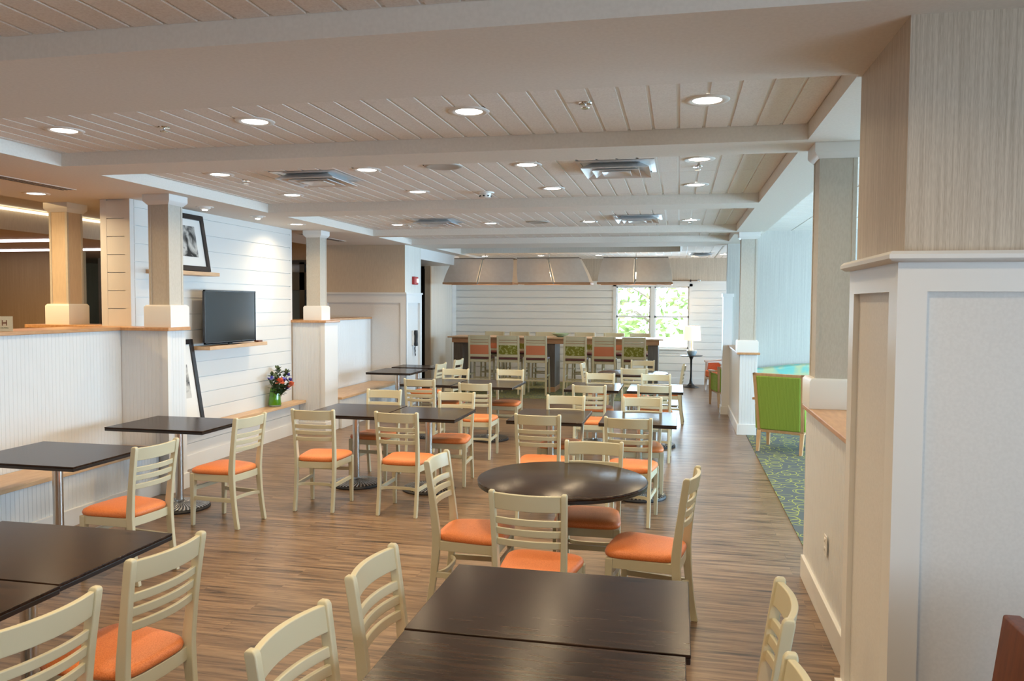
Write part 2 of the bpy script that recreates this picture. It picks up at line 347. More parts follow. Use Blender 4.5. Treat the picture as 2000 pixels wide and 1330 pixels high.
def half_wall(name, x0, x1, y0, y1, h, capw=.035, capt=.03, faces=('-x',), base=.15, base_name='baseboard_right'):
    b = struct(name, bx(x0, x1, y0, y1, 0, h), WHITE)
    for f in faces:
        if f == '-x': q = bead('y', x0, y0, y1, base, h, -1)
        if f == '+x': q = bead('y', x1, y0, y1, base, h, 1)
        if f == '-y': q = bead('x', y0, x0, x1, base, h, -1)
        obj('beadboard', q, BEAD, b)
        e = .024
        if f == '-x': q = bx(x0 - e, x0, y0 - (e if '-y' in faces else 0), y1 + (e if '+y' in faces else 0), 0, base)
        if f == '+x': q = bx(x1, x1 + e, y0 - (e if '-y' in faces else 0), y1, 0, base)
        if f == '-y': q = bx(x0, x1, y0 - e, y0, 0, base)
        obj('baseboard', q, WHITE, b, bevel=.004)
    cx0 = x0 - (capw if '-x' in faces else 0); cx1 = x1 + (capw if '+x' in faces or '-x' in faces else 0)
    cy0 = y0 - (capw if '-y' in faces else 0)
    obj('wood_cap', bx(cx0, cx1, cy0, y1 + (capw if '+y' in faces else 0), h, h + capt), CAP, b, bevel=.006)
    return b
# right side half walls
hw = half_wall('wall_right_half', .835, 1.12, 3.74, 5.45, 1.125, faces=('-x',))
obj('end_board', bx(.83, 1.12, 5.45, 5.47, 0, 1.125), WHITE, hw)
half_wall('wall_right_half', .825, 1.06, 11.3, 13.4, 1.115, faces=('-x', '-y'))
# facing lounge wall with pillar return
struct('wall_lounge', bx(.76, 6.1, 13.4, 13.6, 0, 3.05), wallpaper('lounge_wallpaper', (.46, .45, .42), (.56, .55, .51), 90))
m = MB().box(.705, .85, 13.37, 13.66, 0, 1.93); struct('wall_lounge', m, WHITE)
struct('trim_3', bx(.69, .87, 13.35, 13.68, 1.93, 1.985), WHITE)
struct('baseboard_lounge', bx(.685, .87, 13.35, 13.66, 0, .13), WHITE)
struct('wall_lounge', bx(.76, .9, 13.6, 13.64, 0, SZ), WPAPER)
def window_wall(name, x0, x1, y0, y1, z1, ops, m, zb=.75, zt=2.45, axis='y'):
    q = MB(); c = y0 if axis == 'y' else x0
    segs = []
    for a, b in ops: segs.append((c, a)); c = b
    segs.append((c, y1 if axis == 'y' else x1))
    def put(a, b, za, zc):
        if axis == 'y': q.box(x0, x1, a, b, za, zc)
        else: q.box(a, b, y0, y1, za, zc)
    for a, b in segs: put(a, b, 0, z1)
    for a, b in ops: put(a, b, 0, zb); put(a, b, zt, z1)
    struct(name, q, m)
wn = [0]
def window(x0, x1, y0, y1, z0, z1, axis, t=.07, cols=1, glass=True):
    wn[0] += 1; q = MB()
    def put(a, b, za, zb, th=t):
        if axis == 'y': c = (x0 + x1) / 2; q.box(c - th / 2, c + th / 2, a, b, za, zb)
        else: c = (y0 + y1) / 2; q.box(a, b, c - th / 2, c + th / 2, za, zb)
    A, B = (y0, y1) if axis == 'y' else (x0, x1); w = .05
    put(A, A + w, z0, z1); put(B - w, B, z0, z1); put(A, B, z0, z0 + w); put(A, B, z1 - w, z1); put(A, B, (z0 + z1) / 2 - .02, (z0 + z1) / 2 + .02)
    f = struct('window_%d' % wn[0], q, WHITE)
    return f
ops = [(yy - .88, yy + .88) for yy in (5.3, 7.5, 9.7, 11.9)]
window_wall('wall_right', 6.0, 6.15, 2.9, 13.6, 3.1, ops, WPAPER2)
for a, b in ops: window(6.0, 6.15, a, b, .75, 2.45, 'y')
ops = [(yy - .88, yy + .88) for yy in (-1.6, .6)]
window_wall('wall_right', 3.3, 3.45, -3.6, 2.98, 3.1, ops, WPAPER2)
for a, b in ops: window(3.3, 3.45, a, b, .75, 2.45, 'y')
window_wall('wall_right', 6.0, 6.15, 13.6, 18.5, 3.1, [(14.7, 17.7)], WPAPER2); window(6.0, 6.15, 14.7, 17.7, .75, 2.45, 'y')
struct('wall_right', bx(2.6, 6.1, 2.98, 3.1, 0, 3.1), WPAPER2)
struct('wall_back', bx(-14, 3.4, -3.75, -3.6, 0, 3.1), WPAPER)
struct('wall_left', bx(-14.1, -13.9, -3.7, 18.5, 0, 3.1), WPAPER3)

# far wall with the window
FW = 18.25
WX0, WX1, WZ0, WZ1 = -1.42, .215, .80, 2.21
m = MB(); m.box(-5.6, WX0, FW + .007, FW + .15, 0, 2.36).box(WX1, 6.1, FW, FW + .15, 0, 2.36).box(WX0, WX1, FW, FW + .15, 0, WZ0).box(WX0, WX1, FW, FW + .15, WZ1, 2.36)
struct('wall_far', m, WHITE)
m = MB()
for a, b, z0, z1 in ((-5.25, WX0 - .07, .14, 2.27), (WX1 + .07, 6.0, .14, 2.27), (WX0 - .07, WX1 + .07, .14, .70)):
    ship('x', FW, a, b, z0, z1, -1, .165, mb=m, gap=.011)
struct('wall_far', m, SHIP)
struct('wall_far', bx(-5.6, 6.1, FW - .012, FW + .15, 2.33, 3.2), WPAPER)
struct('trim_4', bx(-5.25, 6.0, FW - .03, FW, 2.27, 2.33), WHITE)
struct('baseboard_far', bx(-5.25, 6.0, FW - .03, FW, 0, .14), WHITE)
m = MB()
for a, b, z0, z1 in ((WX0 - .07, WX0, .80, 2.27), (WX1, WX1 + .07, .80, 2.27), (WX0 - .07, WX1 + .07, 2.21, 2.27)): m.box(a, b, FW - .03, FW, z0, z1)
m.box(WX0 - .1, WX1 + .1, FW - .07, FW, .775, .80); m.box(WX0 - .07, WX1 + .07, FW - .03, FW, .70, .775)
struct('trim_5', m, WHITE)
wn[0] += 1
wm = MB(); mid = -.60; y0, y1 = FW + .04, FW + .08
wm.box(mid - .045, mid + .045, FW + .01, FW + .1, WZ0, WZ1)
for a, b in ((WX0, mid - .045), (mid + .045, WX1)):
    for p, q, z0, z1 in ((a, a + .03, WZ0, WZ1), (b - .03, b, WZ0, WZ1), (a, b, WZ0, WZ0 + .035), (a, b, WZ1 - .03, WZ1), (a, b, 1.50, 1.545)): wm.box(p, q, y0, y1, z0, z1)
w0 = struct('window_%d' % wn[0], wm, WHITE)
g = MB()
for a, b in ((WX0, mid - .045), (mid + .045, WX1)):
    for k in (1, 2): xx = a + (b - a) * k / 3; g.box(xx - .006, xx + .006, y0 + .01, y0 + .025, 1.545, WZ1)
    g.box(a, b, y0 + .01, y0 + .025, 1.865, 1.877)
obj('muntin', g, WHITE, w0); obj('pane', bx(WX0, WX1, FW + .062, FW + .066, WZ0, WZ1), GLASS, w0)
# far left wall run, jamb and header of the side door
struct('wall_left', bx(-5.36, -5.25, 16.3, 18.3, 0, SZ), WPAPER2)
struct('wall_left', bx(-5.37, -5.245, 16.26, 16.32, 0, SZ), TAN)
struct('trim_6', bx(-5.25, -5.235, 17.9, 18.23, 0, 2.33), WHITE)
struct('wall_left', bx(-5.45, -4.62, 13.75, 16.3, 2.60, 3.0), WHITE)
struct('wall_left', bx(-8.6, -6.36, 16.9, 17.0, 0, 3.0).box(-6.36, -5.4, 16.9, 17.0, 2.62, 3.0), WPAPER3)
d = struct('door_1', bx(-6.36, -6.26, 16.86, 16.94, 0, 2.62).box(-6.26, -5.62, 16.86, 16.94, 2.2, 2.4).box(-6.26, -5.62, 16.86, 16.94, 0, .22).box(-6.26, -5.62, 16.86, 16.94, 2.56, 2.62).box(-5.68, -5.40, 16.86, 16.94, 0, 2.56), BLACK)
obj('glass_pane', bx(-6.26, -5.62, 16.89, 16.9, .22, 2.56), DARKGLASS, d); obj('push_bar', bx(-6.2, -5.66, 16.80, 16.83, 1.08, 1.12), BLACK, d)
# panelled wall with phone and fire alarm
struct('wall_left', bx(-6.15, -4.62, 12.9, 13.75, 1.86, SZ), TAN)
struct('wall_left', bx(-4.62, -4.617, 12.9, 13.75, 1.9, SZ), WPAPER2)
struct('wall_left', bx(-6.15, -4.64, 12.92, 13.75, 0, 1.9), PANEL)
m = MB(); rails_y(m, 12.92, -6.15, -4.60, 0, 1.955, st=.10, top=.15); rails_x(m, -4.64, 12.9, 13.75, 0, 1.955, sgn=1, st=.10, top=.15, t=.04)
struct('trim_7', m, WHITE)
struct('trim_8', bx(-6.17, -4.585, 12.87, 13.77, 1.955, 1.985), WHITE)
# lobby far glazed screen seen between the shiplap wall and the column
struct('wall_lobby', bx(-12, -6.9, 14.5, 14.6, 2.62, 3.02).box(-12, -8.9, 14.5, 14.6, 0, 2.62).box(-6.95, -6.15, 14.5, 14.6, 0, 3.02), TAN)
d = struct('door_2', bx(-8.9, -6.95, 14.46, 14.56, 2.56, 2.64).box(-8.9, -6.95, 14.46, 14.56, 2.05, 2.40).box(-8.9, -8.8, 14.46, 14.56, 0, 2.6).box(-7.05, -6.95, 14.46, 14.56, 0, 2.6).box(-7.38, -7.27, 14.46, 14.56, 0, 2.6).box(-8.1, -8.0, 14.46, 14.56, 0, 2.6).box(-8.9, -6.95, 14.46, 14.56, 0, .2), BLACK)
obj('glass_pane', bx(-8.8, -7.05, 14.5, 14.51, .2, 2.58), DARKGLASS, d)
struct('wall_lobby', bx(-13.9, -10.85, 12.7, 12.8, 0, 2.72), WPAPER3)
struct('wall_lobby', bx(-12, -9.2, 15.2, 15.3, 0, 2.72), DARKSLOT)  # dark opening past the tan wall, its shade put in as a near-black sheet
struct('wall_lobby', bx(-14, -5, 18.3, 18.4, 0, 3.1), TAN)

# left half walls
TWX = -5.24
b = struct('wall_left_half', bx(-5.45, -5.15, -3.6, 6.5, 0, 1.53), WHITE)
obj('beadboard', bead('y', -5.15, -3.6, 6.5, .15, 1.53, 1), BEAD, b)
obj('wood_cap', bx(-5.62, -5.115, -3.6, 6.47, 1.53, 1.562), CAP, b, bevel=.005)
b = struct('wall_left_half', bx(-5.15, -4.655, 6.5, 6.78, 0, 1.53), WHITE)
obj('beadboard', bead('x', 6.5, -5.14, -4.70, .15, 1.53, -1), BEAD, b); obj('beadboard', bead('y', -4.655, 6.53, 6.75, .15, 1.53, 1), BEAD, b)
obj('corner_board', bx(-4.70, -4.64, 6.485, 6.53, 0, 1.53), WHITE, b)
obj('baseboard', bx(-5.15, -4.63, 6.475, 6.5, 0, .15).box(-4.655, -4.63, 6.5, 6.78, 0, .15), WHITE, b, bevel=.004)
obj('wood_cap', bx(-5.55, -4.61, 6.46, 6.80, 1.53, 1.562), CAP, b, bevel=.005)
b = struct('wall_left_half', bx(-6.5, -5.56, 6.85, 7.2, 0, 1.53), WHITE)
obj('wood_cap', bx(-6.52, -5.57, 6.82, 7.23, 1.53, 1.565), CAP, b, bevel=.005)
# shiplap television wall
struct('wall_left', bx(-5.56, TWX - .014, 6.79, 10.05, 0, SZ), WHITE)
m = MB(); ship('y', TWX - .014, 6.83, 10.0, .44, SZ, 1, .176, mb=m); struct('wall_left', m, SHIP)
m = MB(); ship('x', 6.79, -5.50, -5.30, 1.56, SZ, -1, .176, mb=m); struct('wall_left', m, SHIP)
struct('trim_9', bx(-5.57, -5.50, 6.77, 6.80, 1.562, SZ).box(-5.30, TWX, 6.77, 6.84, 1.562, SZ).box(-5.57, TWX, 10.0, 10.05, 1.56, SZ), WHITE)
b = struct('wall_left_low', bx(TWX - .1, -5.165, 6.78, 10.04, 0, .415), WHITE)
obj('shiplap_board', ship('y', -5.165, 6.78, 10.04, .15, .41, 1, .13), SHIP, b)
obj('baseboard', bx(-5.165, -5.14, 6.78, 10.04, 0, .15), WHITE, b)
# second return
b = struct('wall_left_half', bx(TWX, -4.765, 10.05, 10.45, 0, 1.525), WHITE)
obj('beadboard', bead('x', 10.05, TWX + .01, -4.81, .15, 1.525, -1), BEAD, b)
obj('corner_board', bx(-4.81, -4.75, 10.035, 10.09, 0, 1.525).box(-4.765, -4.75, 10.09, 10.45, 0, 1.525), WHITE, b)
obj('baseboard', bx(TWX, -4.74, 10.025, 10.05, 0, .15).box(-4.765, -4.74, 10.05, 10.45, 0, .15), WHITE, b, bevel=.004)
obj('wood_cap', bx(TWX - .03, -4.72, 10.01, 10.47, 1.525, 1.557), CAP, b, bevel=.005)
b = struct('wall_left_half', bx(-5.50, -5.25, 10.45, 12.9, 0, 1.525), WHITE)
obj('beadboard', bead('y', -5.25, 10.45, 12.9, .45, 1.525, 1), BEAD, b)
obj('wood_cap', bx(-5.53, -5.22, 10.47, 12.9, 1.525, 1.557), CAP, b, bevel=.005)

# ------------------------------------------------------------------ columns
def column(x, y, z0, w=.29, label='', shaft=GREIGE, ph=.21):
    t = thing('square_column', label, 'column', (x, y, z0)); h = SZ - z0; a = w / 2
    def sq(d, z): return [(-a - d, -a - d, z), (a + d, -a - d, z), (a + d, a + d, z), (-a - d, a + d, z)]
    obj('plinth', MB().loft([sq(.035, 0), sq(.035, ph - .02), sq(.02, ph), sq(0, ph)]), WHITE, t, bevel=.002)
    obj('shaft', MB().loft([sq(-.004, ph - .01), sq(-.004, h - .07)]), shaft, t)
    q = MB()
    for sx in (-1, 1):
        for sy in (-1, 1): cx, cy = sx * (a - .012), sy * (a - .012); q.box(cx - .012, cx + .012, cy - .012, cy + .012, ph, h - .08)
    obj('corner_bead', q, GREIGE, t)
    obj('capital', MB().loft([sq(.005, h - .095), sq(.012, h - .085), sq(.03, h - .065), sq(.034, h - .055), sq(.034, h - .001)]), WHITE, t)
    return t
column(-4.765, 6.655, 1.562, .214, 'square taupe column on the near left half wall, overlapping the framed picture', ph=.21)
column(-6.19, 7.03, 1.565, .214, 'square golden lit column, leftmost of all columns, on the wood ledge beside the lobby', shaft=TAN)
column(-4.985, 10.28, 1.557, .205, 'square column on the half wall beyond the television, next to the glazed black doors', ph=.2)
column(.945, 5.31, 1.155, .220, 'tall square column on the near right half wall, close to the big papered pillar', ph=.19)
column(.93, 11.43, 1.145, .214, 'slim far square column on the right half wall behind the green armchair', ph=.17)
# ------------------------------------------------------------------ benches and ledges
def bench(label, x0, x1, y0, y1, h=.45, mb_front=True):
    t = thing('wall_bench', label, 'bench', ((x0 + x1) / 2, (y0 + y1) / 2, 0)); w, l = (x1 - x0) / 2, (y1 - y0) / 2
    obj('seat_board', bx(-w, w, -l, l, h - .035, h), MAPLE, t, bevel=.005)
    f = obj('front_panel', bead('y', w - .03, -l, l, .14, h - .035, 1), BEAD, t)
    obj('backing', bx(-w, w - .03, -l, l, 0, h - .035), WHITE, t)
    obj('baseboard', bx(w - .03, w - .005, -l, l, 0, .14), WHITE, t, bevel=.003)
    return t
bench('long maple topped bench along the near left half wall behind square tables', -5.135, -4.72, -3.0, 6.48)
bench('built in maple topped bench in the far left alcove beyond the second half wall', -5.235, -4.70, 10.48, 12.89)
tag(obj('maple_ledge', bx(-5.225, -5.035, 6.79, 10.04, .416, .452), MAPLE, bevel=.005), 'narrow maple ledge under the television holding the green vase', 'ledge')
# ------------------------------------------------------------------ downlights, ceiling fittings
rown = {4.40: 'in the nearest white tray', 6.15: 'in the near row of the second ceiling tray', 7.44: 'in the rear row of the second ceiling tray', 9.2: 'in the near row of the third ceiling tray', 10.5: 'in the rear row of the third ceiling tray', 16.9: 'in the row above the pendant shades'}
def make_downlight(z):
    t = thing('downlight', '', 'ceiling light', (0, 0, z))
    obj('trim_ring', MB().lathe([(.075, .0), (.085, -.006), (.11, -.006), (.118, 0), (.118, .004)], 32), PLASTIC, t)
    obj('diffuser', MB().lathe([(.0005, -.001), (.078, -.001), (.078, .004)], 32), GLOW, t); return t
dl0 = None; ordn = ['leftmost', 'second from the left', 'third from the left', 'rightmost', 'rightmost']
def put_light(x, y, z, label, group, power, spread=150):
    global dl0
    if dl0 is None: dl0 = make_downlight(0); dl0.location = (x, y, z); dl0['label'] = label; dl0['group'] = group
    else: clone(dl0, (x, y, z), 0, label, group)
    area('downlight_lamp', (x, y, z - .012), (0, 0, 0), .15, .15, power * WARMK, WARM, 'DISK', spread)
for y in (12.2,):
    for k, x in enumerate((-3.7, -2.5, -1.3)): area('downlight_lamp', (x, y, 2.88), (0, 0, 0), .15, .15, 16 * WARMK, WARM, 'DISK', 150)
for y in (4.40, 6.15, 7.44, 9.2, 10.5):
    for k, x in enumerate((-3.87, -2.53, -1.19, .13)):
        put_light(x, y, TZ - .001, 'recessed downlight %s, %s' % (rown[y], ordn[k]), 'recessed downlights in the ceiling trays', 17)
for k, x in enumerate((-4.2, -2.95, -1.70, -.42, .87)):
    put_light(x, 16.9, 2.844, 'small distant downlight %s, %s' % (rown[16.9], ['leftmost', 'second from the left', 'middle one', 'second from the right', 'rightmost'][k]), 'recessed downlights above the bar', 8)
for x, y, l in ((-5.86, 6.3, 'recessed downlight in the left soffit before the golden column'), (-4.80, 9.34, 'recessed downlight in the left soffit beside the column near the black doors')):
    put_light(x, y, 2.799, l, 'recessed downlights in the left soffit', 14)
for k, x in enumerate((-3.87, -2.53, -1.19, .13)):
    for y in (1.9, -1.2): area('downlight_lamp', (x, y, 2.88), (0, 0, 0), .15, .15, 21 * WARMK, WARM, 'DISK', 150)
# lobby warm light
area('lobby_lamp', (-7.3, 5.6, 3.0), (0, 0, 0), .3, .3, 150 * WARMK, (1, .66, .30), 'DISK'); area('lobby_lamp', (-10.5, 9.5, 2.7), (0, 0, 0), .3, .3, 190 * WARMK, (1, .66, .30), 'DISK'); area('lobby_lamp', (-7.3, 12, 3.0), (0, 0, 0), .3, .3, 25 * WARMK, (1, .70, .40), 'DISK')
# wall washers
for x, y, l in ((-4.894, 7.49, 'tilted eyeball spotlight in the left soffit above the framed picture'), (-4.80, 8.39, 'tilted eyeball spotlight in the left soffit above the television')):
    t = thing('eyeball_spotlight', l, 'ceiling light', (x, y, SZ), group='wall washing spotlights')
    obj('trim_ring', MB().lathe([(.06, 0), (.066, -.008), (.085, -.008), (.09, 0)], 28), PLASTIC, t)
    obj('eyeball', MB().lathe([(.062, 0), (.055, -.018), (.03, -.03), (.001, -.034)], 24), PLASTIC, t)
    obj('lens', MB().lathe([(.001, -.037), (.026, -.037), (.028, -.03)], 20), GLOW, t)
for y in (6.95, 7.8, 8.7, 9.5):
    l = bpy.data.lights.new('wall_washer_lamp', 'SPOT'); l.energy = 13 * WARMK; l.color = (1, .80, .55); l.spot_size = R(62); l.spot_blend = .8; l.shadow_soft_size = .03
    o = bpy.data.objects.new('wall_washer_lamp', l); COL.objects.link(o); o.location = (-4.83, y, 2.76); o.rotation_euler = (0, R(-28), 0)
def vent(x, y, w, l, label):
    t = thing('air_diffuser', label, 'ceiling vent', (x, y, TZ), group='square metal air diffusers')
    a = w / 2
    def ring(r0, r1, z0, z1):
        q = MB(); p = [(-r0, -r0, z0), (r0, -r0, z0), (r0, r0, z0), (-r0, r0, z0)]; s = [(-r1, -r1, z1), (r1, -r1, z1), (r1, r1, z1), (-r1, r1, z1)]; s2 = [(-r1, -r1, z1 + .006), (r1, -r1, z1 + .006), (r1, r1, z1 + .006), (-r1, r1, z1 + .006)]; p2 = [(u, v, w_ + .006) for u, v, w_ in p]
        q.loft([p, s, s2, p2], cap=False); q.add(p + p2, [(i, (i + 1) % 4, (i + 1) % 4 + 4, i + 4) for i in range(4)]); return q
    obj('backing', bx(-a, a, -a, a, -.004, -.001), ALUM, t)
    for r0, r1, z0, z1 in ((a, a - .035, -.004, -.010), (a - .04, a - .12, -.055, -.006), (a - .12, a - .19, -.06, -.02), (a - .19, .03, -.062, -.035)):
        obj('louver', ring(r0, max(r1, .01), z0, z1), ALUM, t)
    return t
vent(-3.09, 6.40, .60, .6, 'square metal air diffuser in the second ceiling tray, left one'); vent(-.50, 6.36, .60, .6, 'square metal air diffuser in the second ceiling tray, right one')
vent(-3.15, 10.08, .60, .6, 'square metal air diffuser in the third ceiling tray, left one'); vent(-.53, 10.08, .60, .6, 'square metal air diffuser in the third ceiling tray, right one')
v = vent(.42, 16.6, .5, .6, 'square metal air diffuser at the far end near the window'); v.location.z = 2.845
for x, y, l in ((-1.86, 6.09, 'round perforated ceiling speaker in the second tray between two downlights'), (-1.87, 10.43, 'round perforated ceiling speaker in the third tray')):
    tag(obj('ceiling_speaker', MB().lathe([(.001, -.008), (.12, -.008), (.135, -.012), (.15, -.006), (.152, 0)], 36, (x, y, TZ)), SPEAKER), l, 'speaker', 'round ceiling speakers')
t = thing('smoke_detector', 'white smoke detector with dark slots hanging from the second ceiling tray', 'smoke detector', (-1.887, 7.60, TZ))
obj('base_plate', MB().lathe([(.001, -.012), (.085, -.012), (.09, 0)], 28), PLASTIC, t); obj('sensor_head', MB().lathe([(.001, -.055), (.045, -.055), (.055, -.05), (.06, -.012)], 28), PLASTIC, t)
q = MB()
for k in range(8): a = k * PI / 4; q.box(.054 * math.cos(a) - .008, .054 * math.cos(a) + .008, .054 * math.sin(a) - .008, .054 * math.sin(a) + .008, -.045, -.034)
obj('vent_slots', q, DARKSLOT, t)
for x, y, z, l in ((-.519, 4.34, TZ, 'fire sprinkler head in the nearest tray between the right two downlights'), (.125, 6.47, TZ, 'fire sprinkler head just behind the rightmost downlight of the second tray'), (-3.18, 4.44, TZ, 'fire sprinkler head in the nearest tray between the left two downlights'), (-3.83, 6.5, TZ, 'small fire sprinkler head behind the leftmost downlight of the second tray'), (-3.72, 10.62, TZ, 'small fire sprinkler head in the third tray near its left end'), (.12, 10.78, TZ, 'small fire sprinkler head in the third tray near its right end')):
    tag(obj('fire_sprinkler', MB().lathe([(.001, -.03), (.022, -.03), (.024, -.026), (.006, -.022), (.006, -.008), (.035, -.006), (.038, 0)], 20, (x, y, z)), CHROME), l, 'sprinkler', 'ceiling sprinklers')
for y0, y1, l in ((3.6, 6.15, 'dark linear slot air vent in the left soffit nearest the camera'), (10.6, 12.0, 'dark linear slot air vent in the left soffit near the far column')):
    t = thing('slot_vent', l, 'ceiling vent', (-5.37, (y0 + y1) / 2, SZ), group='linear slot vents'); h = (y1 - y0) / 2
    obj('frame', bx(-.075, .075, -h, h, -.004, -.001), SOFFIT, t)
    q = MB()
    for k in range(3): q.box(-.058 + k * .042, -.036 + k * .042, -h + .02, h - .02, -.006, -.003)
    obj('slot', q, DARKSLOT, t)
for y, x0, x1, l in ((10.1, -13, -9.1, 'nearer glowing linear light across the lobby ceiling'), (12.0, -13, -9.2, 'farther glowing linear light across the lobby ceiling by the tan wall')):
    tag(obj('linear_light', bx(x0, x1, y - .05, y + .05, 2.69, 2.72), TUBEGLOW), l, 'ceiling light', 'lobby linear lights')
tag(obj('cove_light', bx(-8.49, -8.44, 6.0, 12.5, 2.97, 3.0), mat('dim_cove_glow', (.8, .8, .7), .5, emit=(1, .9, .7), es=1.6)), 'bright cove light strip running along the lobby bulkhead', 'ceiling light')
# ------------------------------------------------------------------ dining chair
def rect(x0, x1, y0, y1, z): return [(x0, y0, z), (x1, y0, z), (x1, y1, z), (x0, y1, z)]
PW = .028
def post_y(z):      # centre line of the back post in y
    if z < .45: return -.165 - .05 * ((.45 - z) / .45) ** 1.6
    return -.165 - .055 * ((z - .45) / .44) ** 1.25
def post_x(z): return .170 + .012 * max(0, (z - .45) / .44)
def make_chair():
    t = thing('ladder_back_chair', '', 'chair')
    # seat cushion
    def outline(k, z, e=0):
        pts = []; n = 44
        for i in range(n):
            a = 2 * PI * i / n; c, s = math.cos(a), math.sin(a); p = .42
            u = math.copysign(abs(c) ** p, c); v = math.copysign(abs(s) ** p, s)
            w = .196 + .022 * v; pts.append((u * (w * k + e), .028 + v * (.205 * k + e) , z))
        return pts
    obj('seat', MB().loft([outline(.95, .425), outline(1.0, .432), outline(1.015, .445), outline(.985, .460), outline(.90, .470), outline(.7, .477), outline(.35, .480), outline(.05, .480)]), ORANGE, t, smooth=60)
    q = MB()
    for s in (-1, 1):
        q.loft([[(s * .200, .195, z0), (s * .180, .195, z0), (s * .157, -.155, z0), (s * .177, -.155, z0)] for z0 in (.37, .426)])
    q.box(-.19, .19, .188, .208, .37, .426)
    q.loft([[(x, -.165 - .012 * (1 - (x / .16) ** 2), z0), (x, -.148 - .012 * (1 - (x / .16) ** 2), z0), (x, -.148 - .012 * (1 - (x / .16) ** 2), z1), (x, -.165 - .012 * (1 - (x / .16) ** 2), z1)] for x, z0, z1 in [(-.16 + .04 * i, .37, .426) for i in range(9)]])
    obj('seat_frame', q, CREAM, t, bevel=.003)
    for s in (-1, 1):
        x = s * .187
        obj('leg', MB().loft([rect(x - .014, x + .014, .190, .216, 0), rect(x - .019, x + .019, .176, .213, .30), rect(x - .021, x + .021, .170, .211, .425)]), CREAM, t, bevel=.004)
        rings = []
        for i in range(19):
            z = i * .878 / 18; c = s * post_x(z); y = post_y(z); d = .019 + .006 * math.exp(-((z - .43) / .16) ** 2); rings.append(rect(c - PW / 2, c + PW / 2, y - d, y + d, z))
        c = s * post_x(.89); y = post_y(.89)
        rings.append(rect(c - PW / 2 + .001, c + PW / 2 - .001, y - .016, y + .016, .886)); rings.append(rect(c - PW / 2 + .004, c + PW / 2 - .004, y - .008, y + .009, .892))
        obj('back_post', MB().loft(rings), CREAM, t, bevel=.005)
    def rail(name, z0, z1, bow, th):
        rings = []
        for i in range(13):
            u = -1 + i / 6; X = u * (post_x((z0 + z1) / 2) - PW / 2 + .003); dy = -bow * (1 - u * u)
            rings.append([(X, post_y(z0) - th / 2 + dy, z0), (X, post_y(z0) + th / 2 + dy, z0), (X, post_y(z1) + th / 2 + dy, z1), (X, post_y(z1) - th / 2 + dy, z1)])
        obj(name, MB().loft(rings), CREAM, t, bevel=.004)
    rail('top_rail', .798, .880, .030, .022)
    for z in (.722, .668, .612): rail('slat', z, z + .034, .026, .016)
    def bar(p, q2, w=.010, h=.016):
        obj('stretcher', MB().loft([[(a[0] - w * n[0], a[1] - w * n[1], a[2] - h), (a[0] + w * n[0], a[1] + w * n[1], a[2] - h), (a[0] + w * n[0], a[1] + w * n[1], a[2] + h), (a[0] - w * n[0], a[1] - w * n[1], a[2] + h)] for a, n in ((p, q2[1]), (q2[0], q2[1]))]), CREAM, t, bevel=.003)
    for s in (-1, 1): bar((s * .184, .20, .225), ((s * .170, -.185, .225), (1, 0)))
    bar((-.185, .198, .30), ((.185, .198, .30), (0, 1)))
    rings = []
    for i in range(13):
        u = -1 + i / 6; X = u * .165; y = -.185 + .055 * (1 - u ** 4); rings.append([(X, y - .008, .212), (X, y + .008, .212), (X, y + .008, .238), (X, y - .008, .238)])
    obj('stretcher', MB().loft(rings), CREAM, t, bevel=.003)
    return t
chair0 = make_chair(); used = [0]
G1 = 'chairs at the small tables'; G2 = 'chairs around the near round table'; G3 = 'chairs around the far round table'
